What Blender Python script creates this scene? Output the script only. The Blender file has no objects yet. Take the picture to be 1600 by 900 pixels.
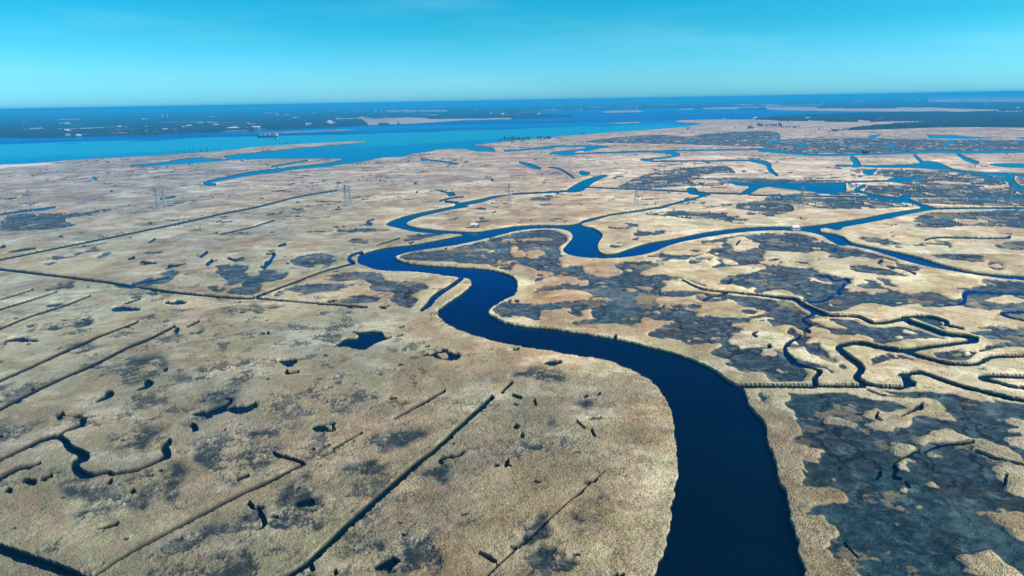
import bpy, bmesh, math, random
import numpy as np
from mathutils import Matrix, Vector

rng = np.random.default_rng(7)
random.seed(7)
scene = bpy.context.scene
COL = scene.collection

# ------------------------------------------------------------------ camera
CAM_H = 120.0
F_PX = 1067.0                      # focal length for a 1600 px wide frame
PITCH = math.atan((450 - 157.0) / F_PX)
ROLL = math.atan(0.0176)
R0 = Vector((1, 0, 0)); FW = Vector((0, math.cos(PITCH), -math.sin(PITCH)))
U0 = Vector((0, math.sin(PITCH), math.cos(PITCH)))
XC = R0 * math.cos(ROLL) - U0 * math.sin(ROLL)
YC = R0 * math.sin(ROLL) + U0 * math.cos(ROLL)
cam_d = bpy.data.cameras.new('camera'); cam = bpy.data.objects.new('camera', cam_d); COL.objects.link(cam)
M = Matrix((XC, YC, -FW)).transposed().to_4x4(); M.translation = (0, 0, CAM_H)
cam.matrix_world = M
cam_d.sensor_width = 36; cam_d.lens = 36 * F_PX / 1600
cam_d.clip_start = 1; cam_d.clip_end = 120000
scene.camera = cam

# ------------------------------------------------------------------ light
SUN_EL, SUN_AZ = 38.0, 100.0       # azimuth: degrees to the right of the view direction (+Y)
w = bpy.data.worlds.new('World'); scene.world = w; w.use_nodes = True
nt = w.node_tree; nt.nodes.clear()
out = nt.nodes.new('ShaderNodeOutputWorld'); bg = nt.nodes.new('ShaderNodeBackground')
sky = nt.nodes.new('ShaderNodeTexSky'); sky.sky_type = 'NISHITA'; sky.sun_disc = False
sky.sun_elevation = math.radians(SUN_EL); sky.sun_rotation = math.radians(SUN_AZ)
sky.altitude = 100; sky.air_density = 1.0; sky.dust_density = 0.6; sky.ozone_density = 3.0
tc = nt.nodes.new('ShaderNodeTexCoord'); sep = nt.nodes.new('ShaderNodeSeparateXYZ')
ramp = nt.nodes.new('ShaderNodeValToRGB')
mul = nt.nodes.new('ShaderNodeMix'); mul.data_type = 'RGBA'; mul.blend_type = 'MULTIPLY'; mul.inputs[0].default_value = 1
nt.links.new(tc.outputs['Generated'], sep.inputs[0]); nt.links.new(sep.outputs[2], ramp.inputs[0])
SKY_GAIN = 1.86
SKY_RAMP = [(0.0, (0.20, 0.62, 0.99)), (0.035, (0.17, 0.56, 0.84)), (0.09, (0.055, 0.46, 0.60)), (0.16, (0.012, 0.43, 0.54)), (0.23, (0.003, 0.26, 0.88)), (0.34, (0.002, 0.11, 0.40)), (0.62, (0.004, 0.09, 0.26)), (0.8, (0.22, 0.42, 0.50)), (1.0, (0.40, 0.62, 0.70))]  # bright zenith, out of view, added to keep up the ambient light
els = ramp.color_ramp.elements
for i, (p, c) in enumerate(SKY_RAMP):
    e = els[i] if i < 2 else els.new(p)
    e.position = p; e.color = (*c, 1)
# thin high cloud wisps, only just visible
wn = nt.nodes.new('ShaderNodeTexNoise'); wn.inputs['Scale'].default_value = 3.0; wn.inputs['Detail'].default_value = 6
wm = nt.nodes.new('ShaderNodeMapping'); wm.inputs['Scale'].default_value = (1.0, 1.0, 7.0); wm.inputs['Rotation'].default_value = (0.0, 0.25, 0.3)
wr = nt.nodes.new('ShaderNodeMapRange'); wr.inputs[1].default_value = 0.5; wr.inputs[2].default_value = 0.8; wr.inputs[3].default_value = 0.0; wr.inputs[4].default_value = 0.10
wx = nt.nodes.new('ShaderNodeMix'); wx.data_type = 'RGBA'; wx.inputs[7].default_value = (6.0, 9.0, 10.0, 1)
nt.links.new(tc.outputs['Generated'], wm.inputs[0]); nt.links.new(wm.outputs[0], wn.inputs['Vector'])
nt.links.new(wn.outputs[0], wr.inputs[0]); nt.links.new(wr.outputs[0], wx.inputs[0])
gn = nt.nodes.new('ShaderNodeVectorMath'); gn.operation = 'SCALE'; gn.inputs['Scale'].default_value = SKY_GAIN
nt.links.new(ramp.outputs[0], gn.inputs[0])
nt.links.new(sky.outputs[0], mul.inputs[6]); nt.links.new(gn.outputs[0], mul.inputs[7])
nt.links.new(mul.outputs[2], wx.inputs[6])
nt.links.new(wx.outputs[2], bg.inputs[0]); bg.inputs[1].default_value = 0.10
nt.links.new(bg.outputs[0], out.inputs[0])

sd = bpy.data.lights.new('sun', 'SUN'); sun = bpy.data.objects.new('sun', sd); COL.objects.link(sun)
sd.energy = 4.8; sd.angle = math.radians(0.5); sd.color = (1.0, 0.93, 0.82)
el, az = math.radians(SUN_EL), math.radians(SUN_AZ)
sdir = Vector((math.sin(az) * math.cos(el), math.cos(az) * math.cos(el), math.sin(el)))
sun.rotation_euler = sdir.to_track_quat('Z', 'Y').to_euler()
scene.view_settings.view_transform = 'Standard'; scene.view_settings.look = 'None'
scene.view_settings.exposure = 0.36; scene.view_settings.gamma = 1.0
scene.render.engine = 'CYCLES'
scene.cycles.volume_bounces = 0
scene.cycles.max_bounces = 4
scene.cycles.use_denoising = True

# ------------------------------------------------------------------ helpers
def yh(x): return 157.0 - 0.0176 * (x - 800)
def ray(x, y):
    a = (np.asarray(x, float) - 800) / F_PX; b = (450 - np.asarray(y, float)) / F_PX
    return [FW[k] + XC[k] * a + YC[k] * b for k in range(3)]
def px2w(x, y, z=0.0):
    """where the sight line of photo pixel (x, y) meets the level z"""
    x = np.asarray(x, float); y = np.maximum(np.asarray(y, float), yh(x) + 3.25)
    d = ray(x, y); t = (z - CAM_H) / d[2]
    return d[0] * t, d[1] * t
def P(x, y, z=0.0):
    a, b = px2w(x, y, z); return Vector((float(a), float(b), z))
def Z(ox, oy, s, pts): return [(ox + p[0] / s, oy + p[1] / s) for p in pts]
def q(ox, oy, *xy): return Z(ox, oy, 4, list(zip(xy[0::2], xy[1::2])))
def e(ox, oy, *xy): return Z(ox, oy, 8, list(zip(xy[0::2], xy[1::2])))
def spline(pts, closed=False, n=6):
    p = np.array(pts, float); N = len(p)
    if N < 3: 
        t = np.linspace(0, 1, 12)[:, None]; return p[0] * (1 - t) + p[-1] * t
    outp = []
    for i in range(N if closed else N - 1):
        if closed: p0, p1, p2, p3 = p[(i-1) % N], p[i], p[(i+1) % N], p[(i+2) % N]
        else: p0, p1, p2, p3 = p[max(i-1, 0)], p[i], p[i+1], p[min(i+2, N-1)]
        for t in np.linspace(0, 1, n, endpoint=False):
            outp.append(0.5 * ((2*p1) + (-p0+p2)*t + (2*p0-5*p1+4*p2-p3)*t*t + (-p0+3*p1-3*p2+p3)*t**3))
    if not closed: outp.append(p[-1])
    return np.array(outp)
def dens(p, step=5.0):
    o = []
    for i in range(len(p)):
        a, b = p[i], p[(i+1) % len(p)]
        n = max(1, int(np.hypot(*(b - a)) / step))
        for k in range(n): o.append(a + (b - a) * k / n)
    return np.array(o)
def ribbon(pts, t):
    """a strip along pts; t = thickness in photo pixels (number or one per point)"""
    p = np.array(pts, float); tt = np.full(len(p), float(t)) if np.isscalar(t) else np.array(t, float)
    s = spline(np.c_[p, tt]); c, th = s[:, :2], s[:, 2]
    g = np.gradient(c, axis=0); L = np.hypot(g[:, 0], g[:, 1]) + 1e-9
    nrm = np.c_[-g[:, 1] / L, g[:, 0] / L]
    return np.r_[c + nrm * th[:, None] / 2, (c - nrm * th[:, None] / 2)[::-1]]

# ------------------------------------------------------------------ sheet of ground, finer where it is nearer
FINE = math.radians(42.5)
TH = np.concatenate([np.linspace(-math.radians(80), -FINE, 50)[:-1], np.linspace(-FINE, FINE, 1640), np.linspace(FINE, math.radians(80), 50)[1:]])
V = np.concatenate([np.arange(3.2, 60, 0.3), np.arange(60, 915, 0.85)])[::-1]
RR = np.concatenate([np.linspace(25, 139, 14), CAM_H * F_PX / V])
NI, NJ = len(RR), len(TH)
IX = np.arange(NI); JX = np.arange(NJ)
TT, RG = np.meshgrid(TH, RR)
X = RG * np.sin(TT); Y = RG * np.cos(TT)
DR = np.gradient(RR)[:, None] * np.ones((1, NJ)); DT = np.gradient(TH)[None, :] * RG
TAB = rng.random((256, 256))
def vnoise(x, y, seed=0):
    x = x + seed * 17.31; y = y - seed * 9.77
    xi = np.floor(x).astype(np.int64); yi = np.floor(y).astype(np.int64)
    fx = x - xi; fy = y - yi
    fx = fx * fx * (3 - 2 * fx); fy = fy * fy * (3 - 2 * fy)
    a = TAB[xi & 255, yi & 255]; b = TAB[(xi + 1) & 255, yi & 255]
    c = TAB[xi & 255, (yi + 1) & 255]; d = TAB[(xi + 1) & 255, (yi + 1) & 255]
    return (a * (1 - fx) + b * fx) * (1 - fy) + (c * (1 - fx) + d * fx) * fy
def fbm(scale, seed=0, octv=3, x=None, y=None, gain=0.5):
    x = X if x is None else x; y = Y if y is None else y
    s = 0; a = 1; tot = 0
    ca, sa = math.cos(0.6), math.sin(0.6)
    px, py = x / scale, y / scale
    for k in range(octv):
        s = s + a * vnoise(px, py, seed + k * 3); tot += a; a *= gain
        px, py = (px * ca - py * sa) * 2.03, (px * sa + py * ca) * 2.03
    return s / tot
def to_ij(wx, wy):
    r = np.hypot(wx, wy); t = np.arctan2(wx, wy)
    return np.interp(r, RR, IX), np.interp(t, TH, JX)
SS = 3
def fill(mask, pxpoly, val, z=2.0, ss=1):
    p = dens(np.array(pxpoly, float))
    wx, wy = px2w(p[:, 0], p[:, 1], z)
    I, J = to_ij(wx, wy)
    if ss > 1: I = I * ss + (ss - 1) / 2
    I2, J2 = np.roll(I, -1), np.roll(J, -1)
    lo, hi = np.minimum(I, I2), np.maximum(I, I2)
    for i in range(max(0, int(math.ceil(lo.min()))), min(NI * ss - 1, int(hi.max())) + 1):
        m = (lo <= i) & (hi > i)
        if not m.any(): continue
        xs = np.sort(J[m] + (i - I[m]) / (I2[m] - I[m]) * (J2[m] - J[m]))
        for a, b in zip(xs[0::2], xs[1::2]):
            ja, jb = int(math.ceil(a)), int(b)
            if jb >= ja: mask[i, ja:jb + 1] = val
def warp(mask, amp, scale, seed):
    ni = np.clip(np.rint(IX[:, None] + (fbm(scale, seed, 3) - 0.5) * 2 * amp / DR), 0, NI - 1).astype(int)
    nj = np.clip(np.rint(JX[None, :] + (fbm(scale, seed + 40, 3) - 0.5) * 2 * amp / DT), 0, NJ - 1).astype(int)
    return mask[ni, nj]

# ------------------------------------------------------------------ water outlines (traced at the level of the reed tops)
W = []   # ('W' water | 'L' land, polygon in photo pixels)
def water(pts, smooth=True): W.append((1, spline(pts, True) if smooth else np.array(pts)))
def land(pts, smooth=True): W.append((0, spline(pts, True) if smooth else np.array(pts)))
DITCH = []; THIN = []
def run(pts, t, k=None):
    mx, my = np.mean(np.array(pts), axis=0)
    ex = np.clip((my - 430) / 200, 0, 1) * 1.6 if (k is None and mx < 830) else 0
    k = k or (1.0 if mx < 830 else 0.85)
    r = ribbon(pts, np.maximum(np.asarray(t, float), .9) * k + ex)
    if np.mean(t) < 4.5: THIN.append(len(W))
    W.append((1, r)); DITCH.append(r)

# the wide estuary
bay = [(-900, 150), (-900, 274)] + [(-300, 262)] + e(0, 150, 0, 842, 300, 832, 620, 812, 1000, 780, 1600, 748) + e(200, 150, 300, 735, 800, 700, 1100, 680, 1600, 632) \
    + e(400, 150, 500, 595, 900, 573, 1200, 558, 1440, 568, 1300, 578, 1000, 608, 500, 650, 0, 706) + e(200, 150, 1400, 722, 1180, 750, 1270, 785, 1600, 775) \
    + e(400, 150, 300, 772, 700, 768, 1250, 776, 1100, 785, 900, 830, 600, 862, 400, 880) + [(425, 266), (440, 266), (475, 262)] \
    + e(400, 150, 900, 872, 1100, 840, 1400, 795, 1600, 755) + e(600, 150, 220, 750, 360, 710, 600, 680, 640, 662, 900, 648, 1040, 655, 1060, 670, 1180, 684, 1370, 690, 1388, 680, 1360, 645, 1200, 622, 1045, 612, 1250, 590, 1500, 560, 1600, 560) \
    + e(800, 150, 0, 555, 300, 530, 620, 495, 1000, 470, 1600, 428) + e(1000, 140, 300, 485, 600, 460, 780, 420, 600, 410, 450, 400, 470, 380, 900, 372, 1600, 370) \
    + e(1200, 140, 0, 360, 400, 330, 900, 310, 1600, 290) + e(1400, 140, 200, 287, 400, 285) + [(1380, 171), (1300, 171), (1200, 170), (1200, 150)]
water(bay, False)
# far shore: land again
far = [(-900, 150), (-900, 226)] + [(-300, 218)] + e(0, 150, 0, 505, 300, 515, 700, 512, 900, 502, 1400, 490) + e(200, 150, 0, 485, 400, 478, 480, 465, 750, 455, 1100, 440, 1600, 430) \
    + e(400, 150, 0, 418, 400, 405, 900, 382, 1500, 357) + e(600, 150, 0, 355, 400, 340, 700, 320, 1000, 300, 1600, 285) + e(800, 150, 0, 282, 300, 272, 530, 262, 780, 256, 530, 245, 400, 232, 250, 212, 0, 200) \
    + [(825, 173), (875, 171.8), (925, 171), (1000, 169.5), (1050, 168.5)] + e(1000, 140, 740, 238, 1000, 237, 1600, 250) + e(1200, 140, 300, 258, 700, 264, 1100, 268, 1600, 272) + e(1400, 140, 400, 285, 400, 150) + [(1450, 140)]
land(far, False)
land(e(400, 150, 0, 457, 400, 442, 700, 436, 1000, 422, 1280, 411, 1000, 430, 500, 452, 100, 464), False)
land(e(800, 150, 1110, 198, 1240, 186, 1600, 180, 1600, 196, 1350, 205, 1160, 205) , False)
land(e(1000, 140, 0, 265, 60, 263, 0, 280, -300, 282, -300, 268), False)
land(e(800, 150, 1190, 340, 1400, 328, 1600, 322, 1600, 330, 1400, 340), False)
land(e(1000, 140, 500, 237, 670, 236, 670, 246, 500, 248), False)

# main river: west / near bank going up, then back down the east bank
river = [(1000, 980), (1022, 900)] + q(800, 700, 960, 560, 1000, 360, 1030, 180) + q(800, 500, 1036, 800, 1025, 740, 1010, 620, 985, 530, 940, 440, 880, 380, 800, 325, 700, 280, 580, 235, 400, 210, 200, 175, 0, 145) \
    + q(400, 500, 1450, 110, 1300, 65, 1180, 5) + q(400, 320, 1160, 700, 1135, 655, 1200, 600, 1290, 540, 1345, 490, 1335, 455, 1280, 445, 1190, 432, 1000, 410, 900, 405, 770, 400, 690, 375, 640, 355, 635, 320, 665, 297, 800, 262, 1000, 238, 1200, 200, 1290, 183, 1270, 174, 1150, 170, 1000, 160, 880, 135, 812, 114, 880, 80, 980, 52, 1100, 28, 1240, 0) \
    + q(400, 140, 1250, 706, 1380, 682, 1480, 660, 1570, 650) + [(812, 300.5), (812, 302.5), (792, 304)] + q(400, 140, 1480, 675, 1400, 700, 1290, 720) + q(400, 320, 1330, 5, 1180, 30, 1000, 75, 935, 108, 950, 122, 1030, 140, 1150, 152, 1300, 160, 1400, 158, 1600, 128) \
    + q(800, 320, 160, 118, 340, 120, 420, 105, 450, 88, 600, 55, 605, 62, 500, 92, 440, 108, 430, 122, 500, 138, 550, 168, 562, 190, 537, 228, 532, 265, 550, 290, 600, 298, 660, 290, 720, 270, 850, 230, 1000, 205, 1200, 165, 1400, 140, 1600, 128) \
    + q(1200, 320, 220, 128, 400, 105, 600, 75, 750, 45, 900, 22, 960, 12) + q(1200, 140, 900, 706, 800, 688, 740, 670, 740, 662, 850, 668, 960, 708, 1060, 738) \
    + q(1200, 320, 980, 30, 880, 48, 750, 78, 600, 108, 480, 128, 435, 150, 360, 136, 320, 146, 330, 160, 400, 172, 470, 195, 520, 228, 700, 265, 900, 308, 1100, 368, 1300, 412, 1600, 436, 2400, 480, 2400, 520, 1600, 460, 1400, 440, 1200, 410, 1020, 378, 900, 350, 800, 320, 650, 274, 520, 246, 450, 241, 390, 216, 340, 184, 280, 166, 200, 156, 0, 151) \
    + q(800, 320, 1400, 166, 1200, 196, 1050, 226, 950, 256, 880, 286, 800, 306, 700, 319, 600, 326, 500, 323, 380, 309, 320, 281, 330, 255, 370, 210, 380, 185, 360, 160, 300, 143, 200, 138, 100, 145, 0, 161) \
    + q(400, 320, 1560, 171, 1440, 201, 1250, 241, 1000, 277, 900, 301, 866, 322, 900, 342, 1000, 362, 1200, 376, 1400, 389, 1500, 405, 1600, 442) + q(800, 320, 30, 482, 26, 520, 8, 558) \
    + q(400, 320, 1560, 577, 1480, 622, 1447, 655, 1475, 688, 1600, 736) + q(800, 500, 200, 36, 400, 66, 630, 102, 800, 141, 1000, 191, 1150, 246, 1270, 306, 1340, 360, 1400, 393, 1440, 414, 1470, 480, 1500, 550, 1585, 640, 1590, 720) \
    + q(1200, 700, 20, 0, 70, 180, 112, 260, 120, 350, 150, 450, 180, 570, 210, 700, 240, 800, 262, 1100)
W.append((1, spline(river, True, 3)))
run(q(800, 320, 600, 58, 800, 30, 980, 0) + q(800, 140, 900, 735, 1100, 685, 1215, 652), 2.4)
run(q(800, 140, 0, 648, 200, 638, 340, 630), 2.2)
water(q(800, 140, 335, 628, 440, 565, 550, 532, 600, 534, 560, 548, 500, 580, 440, 625, 380, 636))
# east creek network below the big peninsula
run([(1140, 600.5), (1200, 601), (1275, 602)], 6.5)
run(q(1200, 500, 300, 402, 400, 404, 600, 404), 6)
run(q(1200, 500, 300, 400, 295, 350, 335, 312), [8, 8, 4.5])
run(q(1200, 500, 335, 310, 250, 280, 180, 255, 150, 235, 105, 178, 125, 135, 180, 100, 200, 85), [4, 3, 4, 8, 4, 5, 3, 1.5])
run(q(1200, 500, 260, 70, 240, 40, 270, 20, 220, -10) + q(1200, 320, 215, 705, 250, 680, 310, 668), [3, 4, 2, 2, 2.5, 2.5, 3])
run(q(1200, 500, 600, 385, 550, 345, 585, 300, 560, 262, 510, 225, 450, 175, 450, 150, 560, 133, 700, 160, 850, 180, 1000, 158, 1200, 133, 1300, 118, 1270, 98, 1100, 75, 1000, 42, 900, 8), [9, 9, 10, 9, 9, 8, 7, 7, 7, 8, 6, 6, 7, 6, 7, 8, 7])
run(q(1200, 320, 900, 728, 840, 705, 750, 722, 650, 728, 560, 692, 390, 682, 330, 668, 230, 625, 160, 582, 0, 562) + q(800, 320, 1400, 540, 1200, 520, 1060, 460), [8, 6, 5, 5, 4, 4, 9, 8, 6, 3, 2.5, 2, 1.2])
run(q(1200, 500, 590, 385, 700, 405, 850, 410), [7, 4.5, 5])
water(q(1200, 500, 820, 415, 855, 395, 845, 360, 815, 318, 900, 318, 885, 340, 890, 360, 925, 380, 905, 405))
run(q(1200, 500, 890, 320, 960, 320, 1080, 360, 1200, 398, 1400, 448, 1600, 488, 2000, 520), [5, 5, 5, 5, 5, 5, 5])
run(q(1200, 500, 860, 190, 1000, 232, 1150, 262, 1300, 262, 1400, 220, 1600, 216, 2000, 215), [4.5, 5, 5, 5, 5.5, 4.5, 4])
run(q(1200, 500, 1320, 345, 1400, 338, 1600, 345, 2000, 345), [6, 6, 5, 5]); run(q(1200, 500, 1325, 352, 1450, 385, 1600, 415, 2000, 440), [5, 4, 4, 4])
run(q(1200, 500, 830, 588, 900, 555, 940, 535, 965, 512), [1.5, 3, 8, 3]); run(q(1200, 500, 690, 565, 680, 590, 710, 618), 2.2)
run(q(1200, 500, 620, 425, 720, 460, 850, 470), 1.3)
run(q(1200, 500, 985, 800, 1060, 765, 1150, 755, 1290, 745), 2.4)
run(q(1200, 700, 950, -10, 850, 40, 800, 70), [1.2, 2.5, 3]); run(q(1200, 700, 785, 85, 800, 120, 795, 155, 830, 165), [5, 3, 4, 2]); run(q(1200, 700, 700, 120, 705, 140, 680, 170), [5, 3, 1.5])
run(q(1200, 700, 860, 180, 890, 220), 1.5); run(q(1200, 700, 1470, 220, 1500, 150), 1.6); run(q(1200, 700, 1300, 0, 1420, 50, 1600, 95), 2)
run(q(1200, 320, 840, 692, 1000, 685, 1120, 722, 1110, 740, 1220, 765), [3, 2.2, 3, 3, 2]); run(q(1200, 320, 1700, 650, 1500, 655, 1470, 672, 1600, 715), 2)
run(q(1200, 320, 1100, 612, 1190, 608, 1230, 580, 1230, 545, 1260, 530, 1400, 536, 1600, 546), [1, 1.5, 4, 5, 3, 1.5, 1.5])
run(q(1200, 320, 980, 212, 1060, 197, 1300, 200), 1.6); run(q(1200, 320, 1300, 202, 1480, 200, 1510, 192), [1, 2, 4])
run(q(1200, 320, 690, 355, 710, 340), 4); run(q(1200, 320, 740, 375, 850, 395, 920, 425), 1.2)
run(q(1200, 320, 200, 592, 330, 588, 400, 555), [1.2, 1.5, 3]); run(q(1200, 320, 450, 545, 440, 520, 475, 495, 470, 480), [4, 2, 3, 2])
run(q(1200, 320, 505, 470, 480, 452, 410, 458, 370, 435, 290, 425), [3.5, 1.5, 1.5, 1.5, 1]); run(q(1200, 320, 410, 275, 420, 262), 3.5)
run(q(800, 320, 1350, 480, 1370, 450), 2); run(q(800, 320, 1200, 590, 1215, 570, 1350, 540), [4, 2, 1.2]); run(q(800, 320, 1420, 218, 1400, 245), 2)
run(q(800, 500, 640, 110, 643, 84), 2.2)
run(q(1200, 500, 10, 165, 2, 140), 4); run(q(1200, 500, -70, 95, -95, 75, -75, 65), 2.5)
run(q(1200, 700, 480, 560, 560, 650), .8)
# upper right creeks
run(e(1000, 140, -840, 795, 0, 770, 800, 750, 1600, 738), 1.3); run([(1185, 234.5), (1206, 235.5), (1225, 237.5), (1275, 241), (1350, 240), (1450, 236.7), (1500, 237), (1600, 236.5), (1720, 236)], [2.2, 3.5, 3, 2.4, 2, 2, 2.2, 1.6, 1.6])
run(e(800, 150, -100, 680, 130, 668, 500, 628, 900, 622, 1200, 630), [1.2, 1.3, 1.4, 1.3, 1.6]); water(e(800, 150, 925, 628, 1190, 625, 1160, 634, 1080, 648, 960, 678, 900, 690, 890, 665, 925, 655), False)
water(e(800, 150, 455, 710, 600, 685, 740, 674, 930, 650, 935, 665, 780, 690, 770, 725, 620, 733, 545, 718)); water(e(800, 150, 240, 655, 380, 640, 520, 634, 500, 650, 380, 658))
run(e(1000, 140, 310, 780, 400, 788, 480, 808, 380, 832, 200, 855, 0, 868), [2, 4, 3, 2, 1.3, 1.2]); water(e(1000, 140, 150, 770, 320, 772, 260, 788)); water(e(1000, 140, 20, 868, 130, 864, 145, 882, 60, 884))
run([(1018, 251), (1100, 250.5), (1170, 250)], 1.1); run(q(1200, 140, -120, 440, -50, 448, 0, 465, 10, 495, 60, 535), [1.4, 5, 6, 5, 1.3])
run(q(800, 140, 45, 450, 110, 470, 175, 492), [1.2, 4.5, 2.5]); run(q(800, 140, 225, 482, 300, 495, 385, 548), 1.1); water(q(800, 140, 420, 505, 480, 515, 470, 530, 430, 528))
water(q(400, 140, 1025, 426, 1075, 430, 1085, 438, 1030, 443), False); run(q(400, 140, 1085, 438, 1200, 452, 1255, 462), 1.1)
run(q(800, 140, 460, 606, 780, 618, 1090, 632), 1.4); water(q(800, 140, 1095, 610, 1140, 612, 1170, 640, 1230, 645, 1220, 655, 1110, 645))
run(q(800, 140, 1150, 637, 1300, 643, 1430, 645), 1.5)
water(q(800, 140, 1345, 568, 1600, 578) + q(1200, 140, 300, 578, 480, 573, 485, 632, 400, 642, 220, 626, 0, 600) + q(800, 140, 1540, 612, 1480, 648, 1410, 652, 1490, 600, 1400, 590), False)
land(q(1200, 140, 20, 596, 200, 600, 330, 612, 480, 600, 300, 606), False)
run([(1170, 303), (1200, 304.3), (1300, 305.5), (1368, 306.3)], 1.4); run(q(1200, 140, 480, 573, 750, 566), 1.6)
water(q(1200, 140, 740, 568, 800, 542, 930, 543, 990, 540, 900, 562)); run(q(1200, 140, 600, 596, 545, 625, 600, 640, 690, 665, 760, 672), [5, 4, 2.5, 6, 5])
water(q(1200, 140, 510, 420, 545, 420, 575, 475, 520, 476, 535, 460)); run([(1305, 257.5), (1350, 258.2), (1400, 257.8), (1435, 256)], 1.3); water(q(1200, 140, 600, 478, 750, 474, 930, 462, 960, 446, 1050, 450, 1140, 490, 1080, 494, 930, 484, 700, 482))
run(q(1200, 140, 960, 450, 910, 405), [3, 1.2]); run(q(1200, 140, 1130, 490, 1250, 510, 1600, 530, 1900, 540), 1.5)
water(q(1200, 140, 595, 502, 680, 493, 650, 522, 670, 528, 610, 524)); run(q(1200, 140, 1180, 398, 1240, 432, 1310, 456), [1.5, 5, 4]); water(q(1200, 140, 1390, 460, 1600, 458, 1900, 460, 1900, 485, 1600, 483, 1440, 474))
water(q(1200, 140, 1445, 548, 1530, 534, 1535, 562, 1600, 598, 1900, 640, 1900, 660, 1600, 614, 1520, 606, 1500, 572)); run(q(1200, 140, 1300, 545, 1445, 546), 1.8)
run([(1410, 304.5), (1425, 306), (1600, 306.3), (1750, 306)], 1.6); water(q(1200, 140, 840, 652, 885, 646, 880, 670, 850, 672)); run([(1462, 324.5), (1520, 323.5), (1600, 323.5), (1800, 322)], 2)
water(e(1200, 140, 1250, 578, 1400, 553, 1350, 590, 1280, 600)); water(e(1400, 140, 380, 562, 700, 565, 1000, 588, 1200, 603, 900, 612, 420, 603), False); water(e(1400, 140, 1500, 600, 1650, 590, 1650, 620, 1560, 612))
run(e(1400, 140, 720, 630, 660, 655, 600, 695), [3, 2.5, 1.2]); water(e(1400, 140, 520, 712, 600, 708, 590, 722)); water(e(1200, 140, 1480, 700, 1560, 680, 1600, 690, 1540, 715)); run(e(1200, 140, 0, 650, 200, 628, 660, 598), 1.1)
water(e(1200, 140, 20, 635, 90, 630, 70, 655)); run(e(1200, 140, 370, 665, 490, 705), [1, 2.5]); water(e(1200, 140, 640, 590, 700, 598, 640, 604)); water(e(1000, 140, 560, 650, 620, 625, 640, 640)); 
# slough behind the left spit, and inlets on the left
water(e(200, 150, 20, 858, 400, 825, 800, 770, 1100, 780, 1270, 790, 900, 822, 500, 850, 100, 866)); run(e(400, 150, 190, 878, 400, 840, 640, 800), [1.4, 1, 1])
run([(440, 264.5), (400, 269), (375, 273), (345, 279), (322, 284), (321, 287), (336, 287.5)], [5, 4.5, 4, 3.5, 3, 3, 3])
# left: straight ditches
run([(-150, 402), (0, 419)] + q(0, 320, 210, 421, 500, 456, 800, 496, 1100, 541, 1500, 576, 1590, 570), 2.1)
run(q(400, 320, 0, 565, 200, 490, 400, 415, 570, 370, 615, 360), [3, 2.2, 2.2, 3, 3]); run(q(400, 320, 615, 360, 582, 340, 590, 312, 640, 293, 665, 297), [2.5, 3.5, 4, 3, 2])
run([(-100, 424), (0, 404), (100, 384), (200, 364), (287, 346), (350, 332), (400, 322.5), (462, 307), (525, 296.5)], [2, 2, 1.7, 1.7, 1.8, 1.7, 1.6, 1.3, 1.3]); run(q(0, 320, 1380, 178, 1600, 128), 1.2); run(q(400, 320, 0, 125, 110, 92), 1.3)
run(q(400, 320, 1030, 652, 1080, 612, 1120, 560, 1200, 510, 1275, 458, 1290, 446), [3, 7, 7, 5, 5, 2])
run(q(400, 320, 0, 575, 230, 596, 450, 612, 690, 632), [1.4, 1.2, 1.2, .9]); water(q(400, 320, 760, 622, 800, 625, 820, 640, 780, 636))
run([(420, 922), (445, 900)] + q(400, 700, 330, 700, 560, 480, 800, 265, 1000, 90, 1120, -2) + q(400, 500, 1300, 632, 1480, 470), [9, 8.5, 8, 8, 7, 6, 5, 5, 4.5]); run(q(400, 500, 1530, 447, 1600, 380), 1.6)
run([(147, 897), (200, 862), (275, 822), (350, 782), (400, 758), (437, 740), (476, 721)], [3.5, 3.5, 3.5, 3.2, 3, 2.6, 2.4]); run(q(400, 500, 860, 610, 1020, 522, 1180, 432), [1, 2.2, 1.2]); run(q(400, 500, 480, 790, 660, 695), 1)
run([(-60, 835), (0, 855), (50, 872), (100, 890), (160, 915)], [12, 12, 13, 12, 12]); run([(757, 900), (800, 860), (837, 827), (887, 782), (925, 750), (945, 733)], [4, 3.5, 3, 2, 2, 1]); run([(740, 918), (757, 900)], 4)
run([(-80, 676), (0, 636), (50, 610), (100, 587), (150, 565), (200, 540), (237, 525), (272, 507)], [3, 3, 3, 2.8, 2.5, 2.5, 2, 1.2]); run(q(0, 320, 1170, 752, 1240, 720), 1.3); run(q(0, 500, 1095, 65, 1105, 45), 3.5)
run([(-60, 622), (0, 592), (50, 570), (100, 547), (150, 525), (187, 511), (215, 500)], [2.4, 2.2, 2.2, 2.2, 2, 1.6, 1]); run([(-60, 540), (0, 511), (50, 491), (100, 475), (140, 460)], [1.8, 1.8, 1.6, 1.2, .8]); run([(-40, 495), (0, 481), (50, 466), (88, 454)], [1.5, 1.5, 1.4, .8]); run([(0, 466), (50, 451)], [1.3, .7])
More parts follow.
